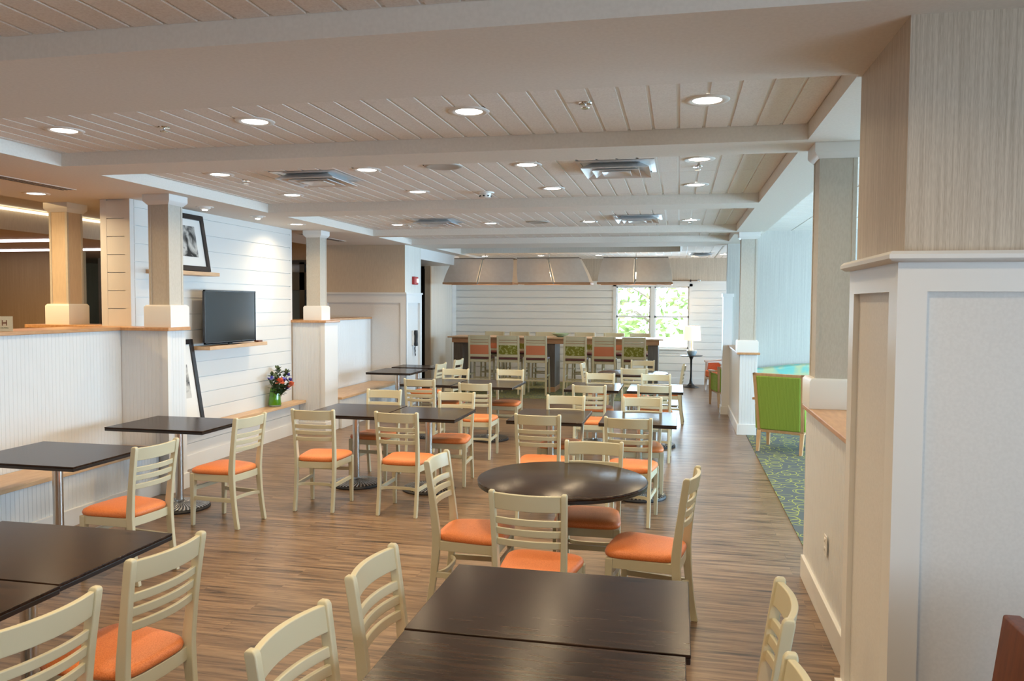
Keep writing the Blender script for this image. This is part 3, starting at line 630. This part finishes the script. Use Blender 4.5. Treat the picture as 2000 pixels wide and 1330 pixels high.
chairs = [
 (-3.594, 5.786, 83, 'cream ladder back chair at the square table in front of the first column', G1),
 (-3.525, 4.512, 84, 'cream ladder back chair at the left table next to the long bench', G1),
 (-2.085, 2.615, 84, 'large cream chair with orange seat at near left tables, the farther one', G1),
 (-2.05, 1.995, 84, 'cream ladder back chair in the bottom left corner, cut off by the picture edge', G1),
 (-.85, 2.007, -95, 'cream chair left of bottom centre tables, cut off by the bottom edge', G1),
 (-.837, 2.602, -92, 'cream chair left of bottom centre tables, the farther one with all slats visible', G1),
 (.116, 2.56, 87, 'cream chair right of bottom centre tables, farther one, seen edge on', G1),
 (.075, 1.96, 88, 'cream chair top cut off by bottom edge at lower right, nearest there', G1),
 (-1.191, 4.498, -91, 'cream ladder back chair on the left side of the near round table', G2),
 (-.69, 3.93, -4, 'cream ladder back chair on the camera side of the near round table', G2),
 (-.542, 4.99, 180, 'cream ladder back chair on the far side of the near round table', G2),
 (-.131, 4.404, 80, 'cream ladder back chair on the right side of the near round table', G2),
 (-3.068, 6.432, 3, 'cream chair, back to camera, leftmost at the middle left pair of tables', G1),
 (-2.301, 6.448, -2, 'cream chair, back to camera, right one at the middle left pair of tables', G1),
 (-3.047, 7.629, 178, 'cream chair behind the middle left pair of tables, left one', G1),
 (-2.232, 7.60, 181, 'cream chair behind the middle left pair of tables, right one', G1),
 (-3.062, 9.262, 2, 'cream chair, back to camera, at the far left pair of tables, left one', G1),
 (-2.298, 8.966, 3, 'cream chair, back to camera, at the far left pair of tables, right one', G1),
 (-3.06, 10.40, 178, 'cream chair facing camera behind the far left pair of tables, left one', G1),
 (-2.299, 10.50, 178, 'cream chair facing camera behind the far left pair of tables, right one', G1),
 (-3.755, 11.52, 86, 'white looking ladder back chair at the far table beside the second bench', G1),
 (-3.744, 12.46, 86, 'most distant ladder back chair at the last table beside the second bench', G1),
 (-1.135, 6.611, 0, 'cream chair, back to camera, at the middle right pair of tables, left one', G1),
 (-.375, 6.60, -4, 'cream chair, back to camera, at the middle right pair of tables, right one', G1),
 (-1.10, 7.57, 179, 'cream chair facing camera behind the middle right pair of tables, left one', G1),
 (-.335, 7.60, 182, 'cream chair facing camera behind the middle right pair of tables, right one', G1),
 (-.988, 9.08, 1, 'cream chair, back to camera, at the far right pair of tables, left one', G1),
 (-.267, 9.278, 1, 'cream chair, back to camera, at the far right pair of tables, right one', G1),
 (-1.014, 10.25, 180, 'cream chair facing camera behind the far right pair of tables, left one', G1),
 (-.280, 10.27, 182, 'cream chair facing camera behind the far right pair of tables, right one', G1),
 (-.618, 11.58, 0, 'cream ladder back chair on the camera side of the far round table', G3),
 (-1.235, 12.147, -91, 'cream chair left of the far round table, seen edge on', G3),
 (-.58, 12.82, 178, 'cream chair behind the far round table, nearest the bar', G3),
 (-.14, 12.25, 88, 'cream chair right of the far round table, seen edge on', G3)]
for i, (x, y, rz, lab, g) in enumerate(chairs):
    if i == 0: chair0.location = (x, y, 0); chair0.rotation_euler = (0, 0, R(rz)); chair0['label'] = lab; chair0['group'] = g
    else: clone(chair0, (x, y, 0), rz, lab, g)

# ------------------------------------------------------------------ tables
def pedestal(t, r=.25, h=.715):
    obj('pole', MB().lathe([(.034, .02), (.034, h)], 24), STEEL, t)
    obj('base_plate', MB().lathe([(.001, .026), (r - .012, .026), (r - .004, .030)] [::-1] and [(r - .006, .018), (r - .004, .030), (r - .016, .034), (r * .5, .040), (.07, .050), (.04, .062), (.034, .075)], 48), BASEM, t)
    obj('base_rim', MB().lathe([(.001, 0), (r + .004, 0), (r + .006, .012), (r - .003, .026), (.001, .026)], 48), RUBBER, t)
    obj('top_bracket', MB().box(-.14, .14, -.02, .02, h - .012, h).box(-.02, .02, -.14, .14, h - .012, h), RUBBER, t)
def square_table(x0, x1, y0, y1, label, group='square dark topped tables'):
    t = thing('square_table', label, 'table', ((x0 + x1) / 2, (y0 + y1) / 2, 0), group=group); a, b = (x1 - x0) / 2, (y1 - y0) / 2
    obj('tabletop', MB().box(-a, a, -b, b, .733, .745), TABLEW, t, bevel=.003)
    obj('edge_band', MB().box(-a + .001, a - .001, -b + .001, b - .001, .713, .733), TABLEE, t, bevel=.003)
    pedestal(t); return t
def round_table(x, y, r, label):
    t = thing('round_table', label, 'table', (x, y, 0), group='round dark topped tables')
    obj('tabletop', MB().lathe([(.001, .731), (r, .731), (r + .003, .737), (r, .743), (r - .005, .745), (.001, .745)], 96), TABLEW, t, smooth=50)
    obj('edge_band', MB().lathe([(.001, .708), (r - .012, .708), (r, .714), (r - .001, .731), (.001, .731)], 96), TABLEE, t)
    pedestal(t, .27, .71); return t
square_table(-4.72, -3.80, 5.74, 6.44, 'square dark table in front of the first column, set against the half wall')
square_table(-4.68, -3.76, 4.29, 5.05, 'square dark table at the far left, set against the long bench')
square_table(-3.17, -2.25, 2.485, 3.16, 'large dark table at the left edge, the farther of the near left pair')
square_table(-3.16, -2.235, 1.80, 2.475, 'large dark table at the lower left corner, the nearer of the near left pair')
square_table(-.86, .05, 2.39, 3.04, 'large dark table at bottom centre, the farther of the two pushed together')
square_table(-.855, .035, 1.72, 2.378, 'large dark table cut off by the bottom edge, nearer of two joined')
square_table(-3.50, -2.73, 6.85, 7.70, 'dark table of the middle left pair, left one with the visible steel pole')
square_table(-2.715, -1.98, 6.85, 7.62, 'dark table of the middle left pair, right one')
square_table(-1.52, -.83, 6.93, 7.78, 'dark table left of the gap in the middle right pair')
square_table(-.69, -.006, 6.98, 7.84, 'dark table with bright window reflection, right one of the middle right pair')
square_table(-1.385, -.71, 9.64, 10.60, 'small far dark table of the far right pair, left one')
square_table(-.615, .062, 9.67, 10.62, 'small far table of the far right pair whose top mirrors the window white')
square_table(-2.845, -2.04, 9.66, 10.58, 'small far dark table of the far left pair, right one')
square_table(-3.56, -2.87, 9.73, 10.58, 'small far dark table of the far left pair, left one')
square_table(-4.66, -3.95, 11.25, 12.1, 'far dark table beside the second bench, the nearer one')
square_table(-4.64, -3.93, 12.30, 12.86, 'far dark table beside the second bench, the farther one')
round_table(-.68, 4.70, .512, 'large round dark table in the near middle with four chairs')
round_table(-.69, 12.3, .535, 'small far round dark table in front of the bar stools')

# ------------------------------------------------------------------ bar table, stools, rug, bowl, pendants
tag(obj('bar_rug', bx(-4.75, -.2, 14.7, 17.9, 0.0, .008), CARPET2), 'olive patterned carpet under the bar table and stools', 'rug')
bt = thing('bar_table', 'long high bar table with pale top, orange wood apron and three grey brown legs', 'bar table', (-2.5, 16.0, .008))
obj('bar_top', bx(-2.2, 2.2, -.28, .62, 1.085, 1.11), MAPLE, bt, bevel=.003)
obj('apron', bx(-2.12, 2.12, -.22, .56, .985, 1.085), APRONW, bt)
for x in (-2.0, -.06, 2.06 - .06):
    l = obj('leg', bx(x - .10, x + .10, -.17, .51, .1, .985), GREYWOOD, bt); obj('leg_plinth', bx(x - .105, x + .105, -.175, .515, 0, .1), APRONW, l)
def make_stool(fab):
    t = thing('bar_stool', '', 'bar stool'); H = 1.165; c = STOOLC
    for s in (-1, 1):
        rings = []
        for i in range(12):
            z = i * H / 11; y = -.19 - (.05 * ((.72 - z) / .72) ** 1.5 if z < .72 else .045 * ((z - .72) / .44)); X = s * (.205 + .012 * (1 - z / H)); rings.append(rect(X - .019, X + .019, y - .02, y + .02, z))
        obj('back_post', MB().loft(rings), c, t, bevel=.004)
        obj('leg', MB().loft([rect(s * .215 - .016, s * .215 + .016, .19, .222, 0), rect(s * .2 - .019, s * .2 + .019, .165, .203, .69)]), c, t, bevel=.003)
        obj('foot_rail', bx(s * .212 - .009, s * .212 + .009, -.21, .19, .36, .39), c, t)
    def yb(z): return -.19 - .045 * ((z - .72) / .44)
    def board(name, z0, z1, m, th=.02, w=.19):
        obj(name, MB().loft([[(x, yb(z) - th / 2 - .018 * (1 - (x / w) ** 2) + o, z) for o, z in ((0, z0), (th, z0), (th, z1), (0, z1))] for x in [-w + w / 4 * i for i in range(9)]]), m, t, bevel=.002)
    board('top_rail', 1.078, 1.165, c); board('slat', 1.030, 1.068, c); board('slat', .972, 1.020, c); board('lower_rail', .735, .788, c)
    board('back_panel', .788, .972, fab, .024)
    obj('seat_frame', bx(-.195, .195, -.18, .20, .63, .69), c, t, bevel=.004)
    obj('seat', MB().loft([[(u * (.215 * k), .01 + v * .215 * k, z) for u, v in ((-1, -.9), (-.9, -1), (.9, -1), (1, -.9), (1, .9), (.9, 1), (-.9, 1), (-1, .9))] for k, z in ((1, .69), (1.02, .71), (.97, .735), (.7, .745), (.1, .747))]), mat('oxblood_seat', (.10, .02, .018), .4), t, bevel=.003)
    obj('foot_rail', bx(-.2, .2, .185, .205, .27, .30), c, t); obj('foot_rail', bx(-.21, .21, -.222, -.204, .27, .30), c, t)
    return t
proto = {}
pos = ['leftmost', 'second from the left', 'third from the left', 'fourth from the left', 'fifth from the left', 'rightmost']
for row, (y, rz, xs) in enumerate(((15.42, 0, (-3.885, -3.30, -2.75, -1.97, -1.41, -.84)), (17.10, 180, (-4.07, -3.50, -2.91, -2.03, -1.39, -.82)))):
    for k, x in enumerate(xs):
        kind = 'coral' if (k in (0, 2, 4)) else 'olive'
        lab = ('bar stool with %s back panel before the bar, %s' % ('plain coral' if kind == 'coral' else 'olive floral', pos[k])) if row == 0 else 'bar stool behind the bar with only its top rail visible, %s' % pos[k]
        g = 'bar stools in front of the bar' if row == 0 else 'bar stools behind the bar'
        if kind not in proto:
            proto[kind] = make_stool(CORAL if kind == 'coral' else OLIVE); s = proto[kind]; s.location = (x, y, .008); s.rotation_euler = (0, 0, R(rz)); s['label'] = lab; s['group'] = g
        else: clone(proto[kind], (x, y, .008), rz, lab, g)
tag(obj('glass_bowl', MB().lathe([(.001, 0), (.06, 0), (.14, .035), (.20, .075), (.193, .075), (.13, .042), (.055, .012), (.001, .012)], 36, (-2.40, 16.2, 1.1185)), GREENBOWL), 'pale green shallow bowl standing on the bar top', 'bowl')
def pendant(x, label, lean):
    t = thing('pendant_shade', label, 'pendant light', (x, 16.15, 2.20), group='parchment pendants over the bar'); w = .735
    def sheet(a0, a1, side, nm):
        o_ = []; n = 7
        for i in range(n):
            u = i / (n - 1); z = .03 + .50 * u; k = 1 - .13 * u ** 1.6; d = side * (.30 - .10 * u ** 1.5); sh = lean * u
            o_.append([(a0 * k + sh, d, z), (a1 * k + sh, d, z), (a1 * k + sh, d + side * .006, z), (a0 * k + sh, d + side * .006, z)])
        obj(nm, MB().loft(o_), PAPERY, t)
    for side in (-1, 1): sheet(-w, -.03, side, 'parchment_panel'); sheet(.03, w, side, 'parchment_panel')
    rim = MB().box(-w - .01, w + .01, -.31, -.285, 0, .04).box(-w - .01, w + .01, .285, .31, 0, .04).box(-w - .01, -w + .015, -.3, .3, 0, .04).box(w - .015, w + .01, -.3, .3, 0, .04)
    obj('wooden_rim', rim, APRONW, t)
    kk = w * .87
    obj('top_frame', MB().box(-kk + lean, kk + lean, -.21, -.19, .53, .545).box(-kk + lean, kk + lean, .19, .21, .53, .545).box(-kk + lean, -kk + .02 + lean, -.2, .2, .53, .545).box(kk - .02 + lean, kk + lean, -.2, .2, .53, .545).box(lean - .012, lean + .012, -.2, .2, .53, .545), mat('bronze_metal', (.16, .12, .09), .4, metal=.6), t)
    obj('support_rib', MB().loft([rect(-.012, .012, -.32, -.306, .0), rect(lean - .012, lean + .012, -.215, -.2, .53)]), GREIGE, t)
    obj('rod', MB().tube([(lean, 0, .24), (lean, 0, .64)], .006), STEEL, t)
    obj('bulb', MB().lathe([(.001, .12), (.02, .13), (.032, .16), (.028, .19), (.013, .215), (.013, .25), (.001, .25)], 16, (lean, 0, 0)), BULB, t)
    l = bpy.data.lights.new('pendant_lamp', 'POINT'); l.energy = 9 * WARMK; l.color = (1, .68, .38); l.shadow_soft_size = .04
    o = bpy.data.objects.new('pendant_lamp', l); COL.objects.link(o); o.location = (x + lean, 16.15, 2.34)
pendant(-4.10, 'wide parchment pendant shade over the bar with glowing bulb, leftmost of the three', .10)
pendant(-2.50, 'wide parchment pendant shade over the bar, middle one of the three', -.14)
pendant(-.88, 'wide parchment pendant shade over the bar by the window, rightmost of three', .01)
t = thing('curtain_rod', 'bronze curtain rod above the window beside the right pendant', 'curtain rod', (-.6, 18.1, 2.34))
obj('rod', MB().tube([(-1.05, 0, 0), (.98, 0, 0)], .014), mat('rod_bronze', (.28, .22, .16), .35, metal=.7), t); obj('finial', MB().tube([(.98, 0, 0), (1.0, 0, 0), (1.04, 0, 0), (1.06, 0, 0)], [.012, .03, .03, .008], 14), CHROME, t)
for x in (-1.0, .84): obj('bracket', MB().box(x - .012, x + .012, -.02, .148, -.025, .02), RUBBER, t)

# ------------------------------------------------------------------ side table with lamp, armchairs, sofa
t = thing('pedestal_side_table', 'small round black tulip shaped side table below the far window', 'side table', (.27, 17.6, 0))
obj('tabletop', MB().lathe([(.001, .675), (.22, .68), (.24, .69), (.24, .697), (.001, .697)], 40), BLACK, t); obj('stem', MB().lathe([(.17, 0), (.165, .012), (.09, .035), (.04, .09), (.024, .2), (.02, .4), (.024, .6), (.05, .665), (.08, .676)], 32), BLACK, t)
t = thing('table_lamp', 'lit table lamp with cream drum shade on the black side table', 'lamp', (.28, 17.6, .697))
obj('lamp_base', MB().lathe([(.001, 0), (.07, 0), (.105, .05), (.11, .10), (.10, .115), (.001, .115)], 32), GREYBLUE, t)
obj('neck', MB().lathe([(.035, .115), (.02, .16), (.02, .34), (.001, .34)], 20), PLASTIC, t)
obj('lamp_shade', MB().lathe([(.19, .33), (.165, .64), (.160, .64), (.185, .33)], 40), SHADEGLOW, t)
l = bpy.data.lights.new('table_lamp_bulb', 'POINT'); l.energy = 14; l.color = (1, .72, .42); l.shadow_soft_size = .06; o = bpy.data.objects.new('table_lamp_bulb', l); COL.objects.link(o); o.location = (.28, 17.6, 1.2)
def armchair(loc, rz, label, fab, wood, h=.96, w=.56, group=None, arms=True):
    t = thing('armchair', label, 'armchair', loc, rz, group); a = w / 2
    for s in (-1, 1):
        rr = lambda x, y, z, e=.02: rect(x - e, x + e, y - e, y + e, z)
        obj('leg', MB().loft([rr(s * (a - .02), -.27, 0, .018), rr(s * (a - .02), -.22, .26, .024)]), wood, t, bevel=.003)
        obj('leg', MB().loft([rr(s * (a + .02), .26, 0, .018), rr(s * (a + .02), .25, .28, .024)]), wood, t, bevel=.003)
        if arms:
            arm = obj('arm', MB().loft([rr(s * (a + .03), .25, .28), rr(s * (a + .03), .23, .60)]), wood, t, bevel=.003)
            obj('armrest', MB().loft([[(s * (a + .0), y, z), (s * (a + .06), y, z), (s * (a + .06), y, z + .03), (s * (a + .0), y, z + .03)] for y, z in ((-.27, .63), (0, .61), (.28, .60))]), wood, arm, bevel=.004)
            obj('side_panel', MB().loft([rect(s * a, s * (a + .02), -.24, .24, .28), rect(s * a, s * (a + .02), -.28, .2, .58)]), fab, arm)
    def bk(x0, x1, z0, z1, y0, th):
        f = lambda z: -.235 - .13 * (z - .25) / .7 + y0
        g = lambda z: 1 + .10 * (z - .25) / .7
        return MB().loft([rect(x0 * g(z), x1 * g(z), f(z), f(z) + th, z) for z in (z0, (z0 + z1) / 2, z1)])
    fr = bk(-a, -a + .04, .235, h, 0, .05); q = bk(a - .04, a, .235, h, 0, .05); fr.add(q.v, q.f); q = bk(-a, a, h - .035, h, 0, .055); fr.add(q.v, q.f); q = bk(-a, a, .235, .275, 0, .05); fr.add(q.v, q.f)
    obj('back_frame', fr, wood, t, bevel=.004)
    obj('back_upholstery', bk(-a + .035, a - .035, .27, h - .03, -.012, .10), fab, t, bevel=.02)
    obj('seat_rail', MB().box(-a, a, -.23, .27, .24, .29), wood, t, bevel=.004)
    obj('seat_cushion', MB().box(-a + .01, a - .01, -.2, .29, .29, .43), fab, t, bevel=.03)
    return t
armchair((1.315, 10.20, .006), -24, 'lime green ribbed armchair with oak frame seen from behind on the patterned carpet', LIME, OAK, .97)
armchair((.93, 14.50, 0), 10, 'lime green armchair beyond the right half wall, partly hidden by the pillar', LIME, OAK, .72, .60)
armchair((.93, 16.9, 0), 115, 'orange armchair with pale arms beside the black side table', ORFAB, mat('pale_chair_wood', (.72, .62, .55), .4), .74, .60)
t = thing('lounge_sofa', 'teal and yellow patterned sofa behind the green armchair in the lounge', 'sofa', (2.05, 12.85, .006), 180)
obj('base', bx(-.85, .85, -.35, .45, .12, .42), TEAL, t, bevel=.04); obj('seat_cushion', bx(-.80, .80, -.3, .47, .42, .54), TEAL, t, bevel=.04)
obj('backrest', MB().loft([[(x, -.45, .12), (x, -.22, .12), (x, -.24, .80 + .06 * math.cos((x + .1) * 2.4)), (x, -.40, .82 + .06 * math.cos((x + .1) * 2.4))] for x in [-.85 + 1.7 * i / 12 for i in range(13)]]), TEAL, t, bevel=.03)
for s in (-1, 1): obj('arm', bx(s * .85 - .08, s * .85 + .08, -.4, .45, .12, .62), TEAL, t, bevel=.04)
for s in (-1, 1):
    for y in (-.33, .38): obj('leg', bx(s * .8 - .025, s * .8 + .025, y - .025, y + .025, 0, .12), OAK, t)
# mahogany chair at the right edge
t = thing('mahogany_armchair', 'dark reddish wooden chair with cream cushion cut off at the lower right corner', 'chair', (1.17, 2.35, 0), 0)
obj('side_frame', MB().loft([[(-.27, -.20, z) if 0 else (x, -.16, z), (x + .05, -.16, z), (x + .05, .16, z), (x, .16, z)] for x, z in ((-.30, 0), (-.29, .45), (-.235, .905))]), REDWOOD, t, bevel=.008)
obj('back_rail', bx(-.20, .22, .10, .14, .80, .905), REDWOOD, t, bevel=.006); obj('back_panel', bx(-.22, .22, .11, .13, .42, .80), REDWOOD, t)
obj('cushion', MB().loft([[(-.205, -.12, z), (.22, -.12, z), (.22, .09, z), (-.205, .09, z)] for z in (.80, .895)]), CREAMFAB, t, bevel=.025)
obj('seat', bx(-.24, .24, -.34, .14, .40, .46), CREAMFAB, t, bevel=.02)
obj('side_frame', bx(.22, .27, -.34, .16, 0, .905), REDWOOD, t, bevel=.006)

# ------------------------------------------------------------------ television, shelves, frames, vase
def shelf(y0, y1, z, label, x1=-5.0):
    return tag(obj('floating_shelf', bx(TWX, x1, y0, y1, z - .04, z), MAPLE, bevel=.003), label, 'shelf', 'maple floating shelves')
shelf(6.99, 7.92, 2.125, 'upper maple floating shelf holding the framed picture, partly behind the column')
shelf(7.715, 8.94, 1.315, 'lower maple floating shelf holding the television')
t = thing('television', 'flat black television standing on the lower maple shelf', 'television', (-5.06, 8.24, 1.315))
obj('housing', MB().box(-.045, -.012, -.50, .50, .04, .61), TVRIM, t, bevel=.006); obj('bezel', MB().box(-.014, .004, -.53, .53, .02, .03).box(-.014, .004, -.53, .53, .02, .04).box(-.014, .004, -.53, .53, .603, .62).box(-.014, .004, -.53, -.515, .02, .62).box(-.014, .004, .515, .53, .02, .62), TVRIM, t)
obj('screen', bx(-.013, 0, -.52, .52, .035, .608), SCREEN, t); obj('stand', MB().box(-.03, -.01, -.03, .03, .0, .06).loft([rect(-.07, .05, -.16, .16, 0), rect(-.05, .03, -.13, .13, .008)]), BLACK, t)
tag(obj('remote_control', bx(-5.10, -5.04, 8.80, 8.90, 1.315, 1.335), mat('remote_plastic', (.14, .05, .03), .4), bevel=.005), 'small dark remote control on the shelf right of the television', 'remote control')
def photo_mat(name, seed):
    m = mat(name, (.3, .3, .3), .5); t_, b_ = nodes(m); tc = t_.nodes.new('ShaderNodeTexCoord'); n = t_.nodes.new('ShaderNodeTexNoise'); n.inputs['Scale'].default_value = 5.5; n.inputs['Detail'].default_value = 7; n.inputs['Distortion'].default_value = 1.2
    mp = t_.nodes.new('ShaderNodeMapping'); mp.inputs['Location'].default_value = (seed, seed, seed); r = t_.nodes.new('ShaderNodeValToRGB')
    r.color_ramp.elements[0].position = .42; r.color_ramp.elements[1].position = .62; r.color_ramp.elements[0].color = (.012, .012, .012, 1); r.color_ramp.elements[1].color = (.6, .58, .54, 1)
    t_.links.new(tc.outputs['Object'], mp.inputs[0]); t_.links.new(mp.outputs[0], n.inputs['Vector']); t_.links.new(n.outputs[0], r.inputs[0]); t_.links.new(r.outputs[0], b_.inputs['Base Color']); return m
def frame(loc, w, h, tilt, label, fw, mw, ph, seed):
    t = thing('picture_frame', label, 'picture', loc); t.rotation_euler = (0, -R(tilt), 0); a = w / 2
    q = MB().box(0, .03, -a, -a + fw, 0, h).box(0, .03, a - fw, a, 0, h).box(0, .03, -a + fw, a - fw, 0, fw).box(0, .03, -a + fw, a - fw, h - fw, h)
    obj('frame_moulding', q, FRAMEB, t, bevel=.003); obj('mat_board', bx(.004, .012, -a + fw, a - fw, fw, h - fw), MATW, t)
    pm = photo_mat('black_and_white_print', seed); obj('print', bx(.011, .014, ph[0], ph[1], ph[2], ph[3]), pm, t); return t
frame((-5.105, 7.565, 2.13), .62, .62, 9, 'black framed black and white picture leaning on the upper shelf behind the column', .055, .1, (-.15, .14, .155, .49), 3)
frame((-5.08, 7.39, .455), .62, .95, 9, 'tall black framed print leaning on the ledge below and left of the television', .055, .1, (-.2, .16, .32, .68), 9)
t = thing('flower_vase', 'green glass vase on the maple ledge', 'vase', (-5.125, 9.34, .452))
obj('vase_body', MB().lathe([(.001, .02), (.078, .02), (.082, .03), (.075, .10), (.062, .20), (.052, .245), (.047, .245), (.055, .20), (.068, .10), (.07, .035), (.001, .033)], 36), GREENGLASS, t)
obj('vase_foot', MB().lathe([(.001, 0), (.074, 0), (.08, .008), (.079, .022), (.001, .022)], 36), CLEARGLASS, t)
t = thing('flower_bouquet', 'bouquet of violet and orange flowers with dark leaves standing in the green vase', 'flowers', (-5.125, 9.34, .50)); rnd = random.Random(4)
def blob(mb, c, r, n=7, sq=.6):
    for k in range(n):
        a = rnd.uniform(0, 2 * PI); e = rnd.uniform(-.2, 1.2); d = Vector((math.cos(a) * math.cos(e), math.sin(a) * math.cos(e), math.sin(e)))
        s = d.cross(Vector((0, 0, 1))).normalized() * r * sq * .5; c = Vector(c); mb.add([c, c + d * r * .6 + s, c + d * r, c + d * r * .6 - s, c + d * r * .55 + Vector((0, 0, .004))], [(0, 1, 4), (1, 2, 4), (2, 3, 4), (3, 0, 4)])
stems = [((.02, -.13, .36), 'v'), ((.05, -.07, .36), 'l'), ((.06, -.045, .30), 'o'), ((0, .03, .46), 'l'), ((.06, .035, .31), 'v'), ((.05, .11, .40), 'l'), ((.03, .15, .36), 'v'), ((.07, .13, .22), 'o'), ((.06, .09, .18), 'v'), ((-.02, -.03, .38), 'l'), ((.0, .07, .42), 'l'), ((.06, .0, .2), 'l'), ((.07, .06, .22), 'l'), ((.05, -.06, .22), 'l'), ((.04, .17, .28), 'v')]
for p, k in stems:
    p = (p[0] * 1.25 + .015, p[1] * 1.55, p[2] * .92)
    q = MB().tube([(p[0] * .2, p[1] * .2, -.02), (p[0] * .5, p[1] * .45, p[2] * .5), p], .003, 5); f = MB()
    lf = MB()
    for j in range(7):
        u = .45 + .5 * j / 6; c = (p[0] * u, p[1] * u, p[2] * u); blob(lf, c, .065, 2, .6)
    if k == 'l': blob(lf, p, .075, 9, .6)
    st = obj('stem', q, LEAF, t); obj('leaves', lf, LEAF, st)
    if k == 'v': p = (p[0] + .03, p[1] - .02, p[2]); blob(f, p, .055, 14, .6); obj('violet_flower', f, BLUEF, t)
    if k == 'o': p = (p[0] + .04, p[1] - .03, p[2]); blob(f, p, .075, 26, .75); obj('orange_flower', f, ORANGEF, t)
# ------------------------------------------------------------------ small fixtures
t = thing('fire_alarm', 'red wall fire alarm strobe on the white pier', 'fire alarm', (-4.617, 13.36, 2.2)); obj('housing', bx(0, .05, -.10, .10, -.07, .07), RED, t, bevel=.008); obj('strobe_lens', bx(.05, .075, .0, .06, -.035, .035), mat('clear_strobe', (.8, .8, .8), .1, emit=(1, 1, 1), es=.8), t, bevel=.006)
t = thing('wall_telephone', 'black wall telephone handset with hanging cord on the white pier', 'telephone', (-4.64, 13.36, 1.17))
obj('cradle', bx(0, .035, -.04, .04, -.12, .14), PLASTIC, t, bevel=.006); obj('handset', MB().loft([rect(.03 + d, .03 + d + w, -.035, .035, z) for d, w, z in ((.01, .05, -.13), (0, .06, -.09), (.02, .035, -.05), (.025, .035, .05), (.0, .06, .10), (.01, .045, .15))]), RUBBER, t, bevel=.006)
obj('cord', MB().tube([(.05, 0 + .012 * math.sin(k * 1.1), -.13 - .012 * k) for k in range(16)] + [(.03, .03, -.25), (.02, .04, -.14)], .006, 6), RUBBER, t)
t = thing('wall_outlet', 'white electrical outlet plate on the near right beadboard half wall', 'outlet', (.822, 4.62, .46)); obj('cover_plate', bx(-.006, 0, -.036, .036, -.058, .058), PLASTIC, t, bevel=.003)
for z in (-.025, .025): obj('socket', bx(-.009, -.005, -.016, .016, z - .016, z + .016), PLASTIC, t, bevel=.002); obj('socket_slots', bx(-.0095, -.008, -.008, -.005, z - .006, z + .006).box(-.0095, -.008, .005, .008, z - .006, z + .006), DARKSLOT, t)
t = thing('tent_card_sign', 'small cream sign card with chair emblem on the wood cap, left edge', 'sign', (-5.215, 5.235, 1.562), -8)
t.rotation_euler = (0, 0, R(42))
obj('card', bx(-.16, .075, -.004, .004, 0, .118), mat('cream_card', (.62, .52, .33), .6), t)
obj('chair_emblem', MB().box(.004, .036, -.006, -.004, .060, .072).box(.003, .009, -.006, -.004, .045, .088).box(.031, .037, -.006, -.004, .045, .088), mat('brown_emblem', (.22, .09, .04), .6), t)
fc = bpy.data.curves.new('lettering', 'FONT'); fc.body = 'HILTON'; fc.size = .014; fc.align_x = 'CENTER'; fc.extrude = .0005
fo0 = bpy.data.objects.new('lettering_curve', fc); fme = bpy.data.meshes.new_from_object(fo0); bpy.data.objects.remove(fo0); bpy.data.curves.remove(fc)
fme.materials.clear(); fme.materials.append(mat('grey_green_ink', (.16, .15, .07), .6)); fo = bpy.data.objects.new('lettering', fme); COL.objects.link(fo); fo.parent = t; fo.location = (.02, -.006, .022); fo.rotation_euler = (R(90), 0, 0)
# ------------------------------------------------------------------ outdoors beyond the far window
struct('ground', bx(-14, 12, 18.6, 60, -.3, -.2), mat('sunlit_ground', (.55, .55, .42), .9))
FOL = noisemat('sunlit_foliage', (.12, .22, .05), (.34, .46, .16), nscale=3, rough=.8); BARK = mat('pale_bark', (.30, .26, .21), .9)
def tree(x, y, h, r, label, n=420, z0=.2, s=.22):
    t = thing('garden_tree', label, 'tree', (x, y, -.2), group='trees outside the far window'); rn = random.Random(int(x * 31 + y * 7))
    obj('trunk', MB().tube([(0, 0, 0), (.05, .02, h * .4), (-.05, 0, h * .75), (.02, 0, h)], [.13, .10, .06, .02]), BARK, t)
    q = MB()
    for i in range(7):
        a = rn.uniform(0, 2 * PI); z = h * rn.uniform(.3, .8); q.tube([(0, 0, z), (math.cos(a) * r * .5, math.sin(a) * r * .5, z + r * .3), (math.cos(a) * r * .9, math.sin(a) * r * .9, z + r * .35)], [.04, .025, .008], 6)
    obj('branch', q, BARK, t); f = MB()
    for i in range(n):
        a = rn.uniform(0, 2 * PI); z = h * rn.uniform(z0, 1.05); rr = r * math.sqrt(rn.random()) * (1.1 - abs(z / h - .55)); c = Vector((rr * math.cos(a), rr * math.sin(a), z))
        u = Vector((rn.gauss(0, 1), rn.gauss(0, 1), rn.gauss(0, .6))).normalized(); v = u.orthogonal().normalized(); k = s * rn.uniform(.4, 1)
        f.add([c - u * k, c - v * k * .5, c + u * k, c + v * k * .5], [(0, 1, 2, 3)])
    obj('foliage', f, FOL, t)
tree(-3.1, 25, 5.2, 1.5, 'leaning sunlit tree outside the left half of the far window'); tree(-1.0, 29.5, 4.0, 1.3, 'sunlit tree just right of the window middle', 260); tree(1.2, 25.2, 4.6, 1.5, 'sunlit tree outside the right edge of the far window', 300); tree(-3.6, 32.5, 2.2, 2.0, 'low sunlit shrub farther out in the garden', 300, 0, .3)
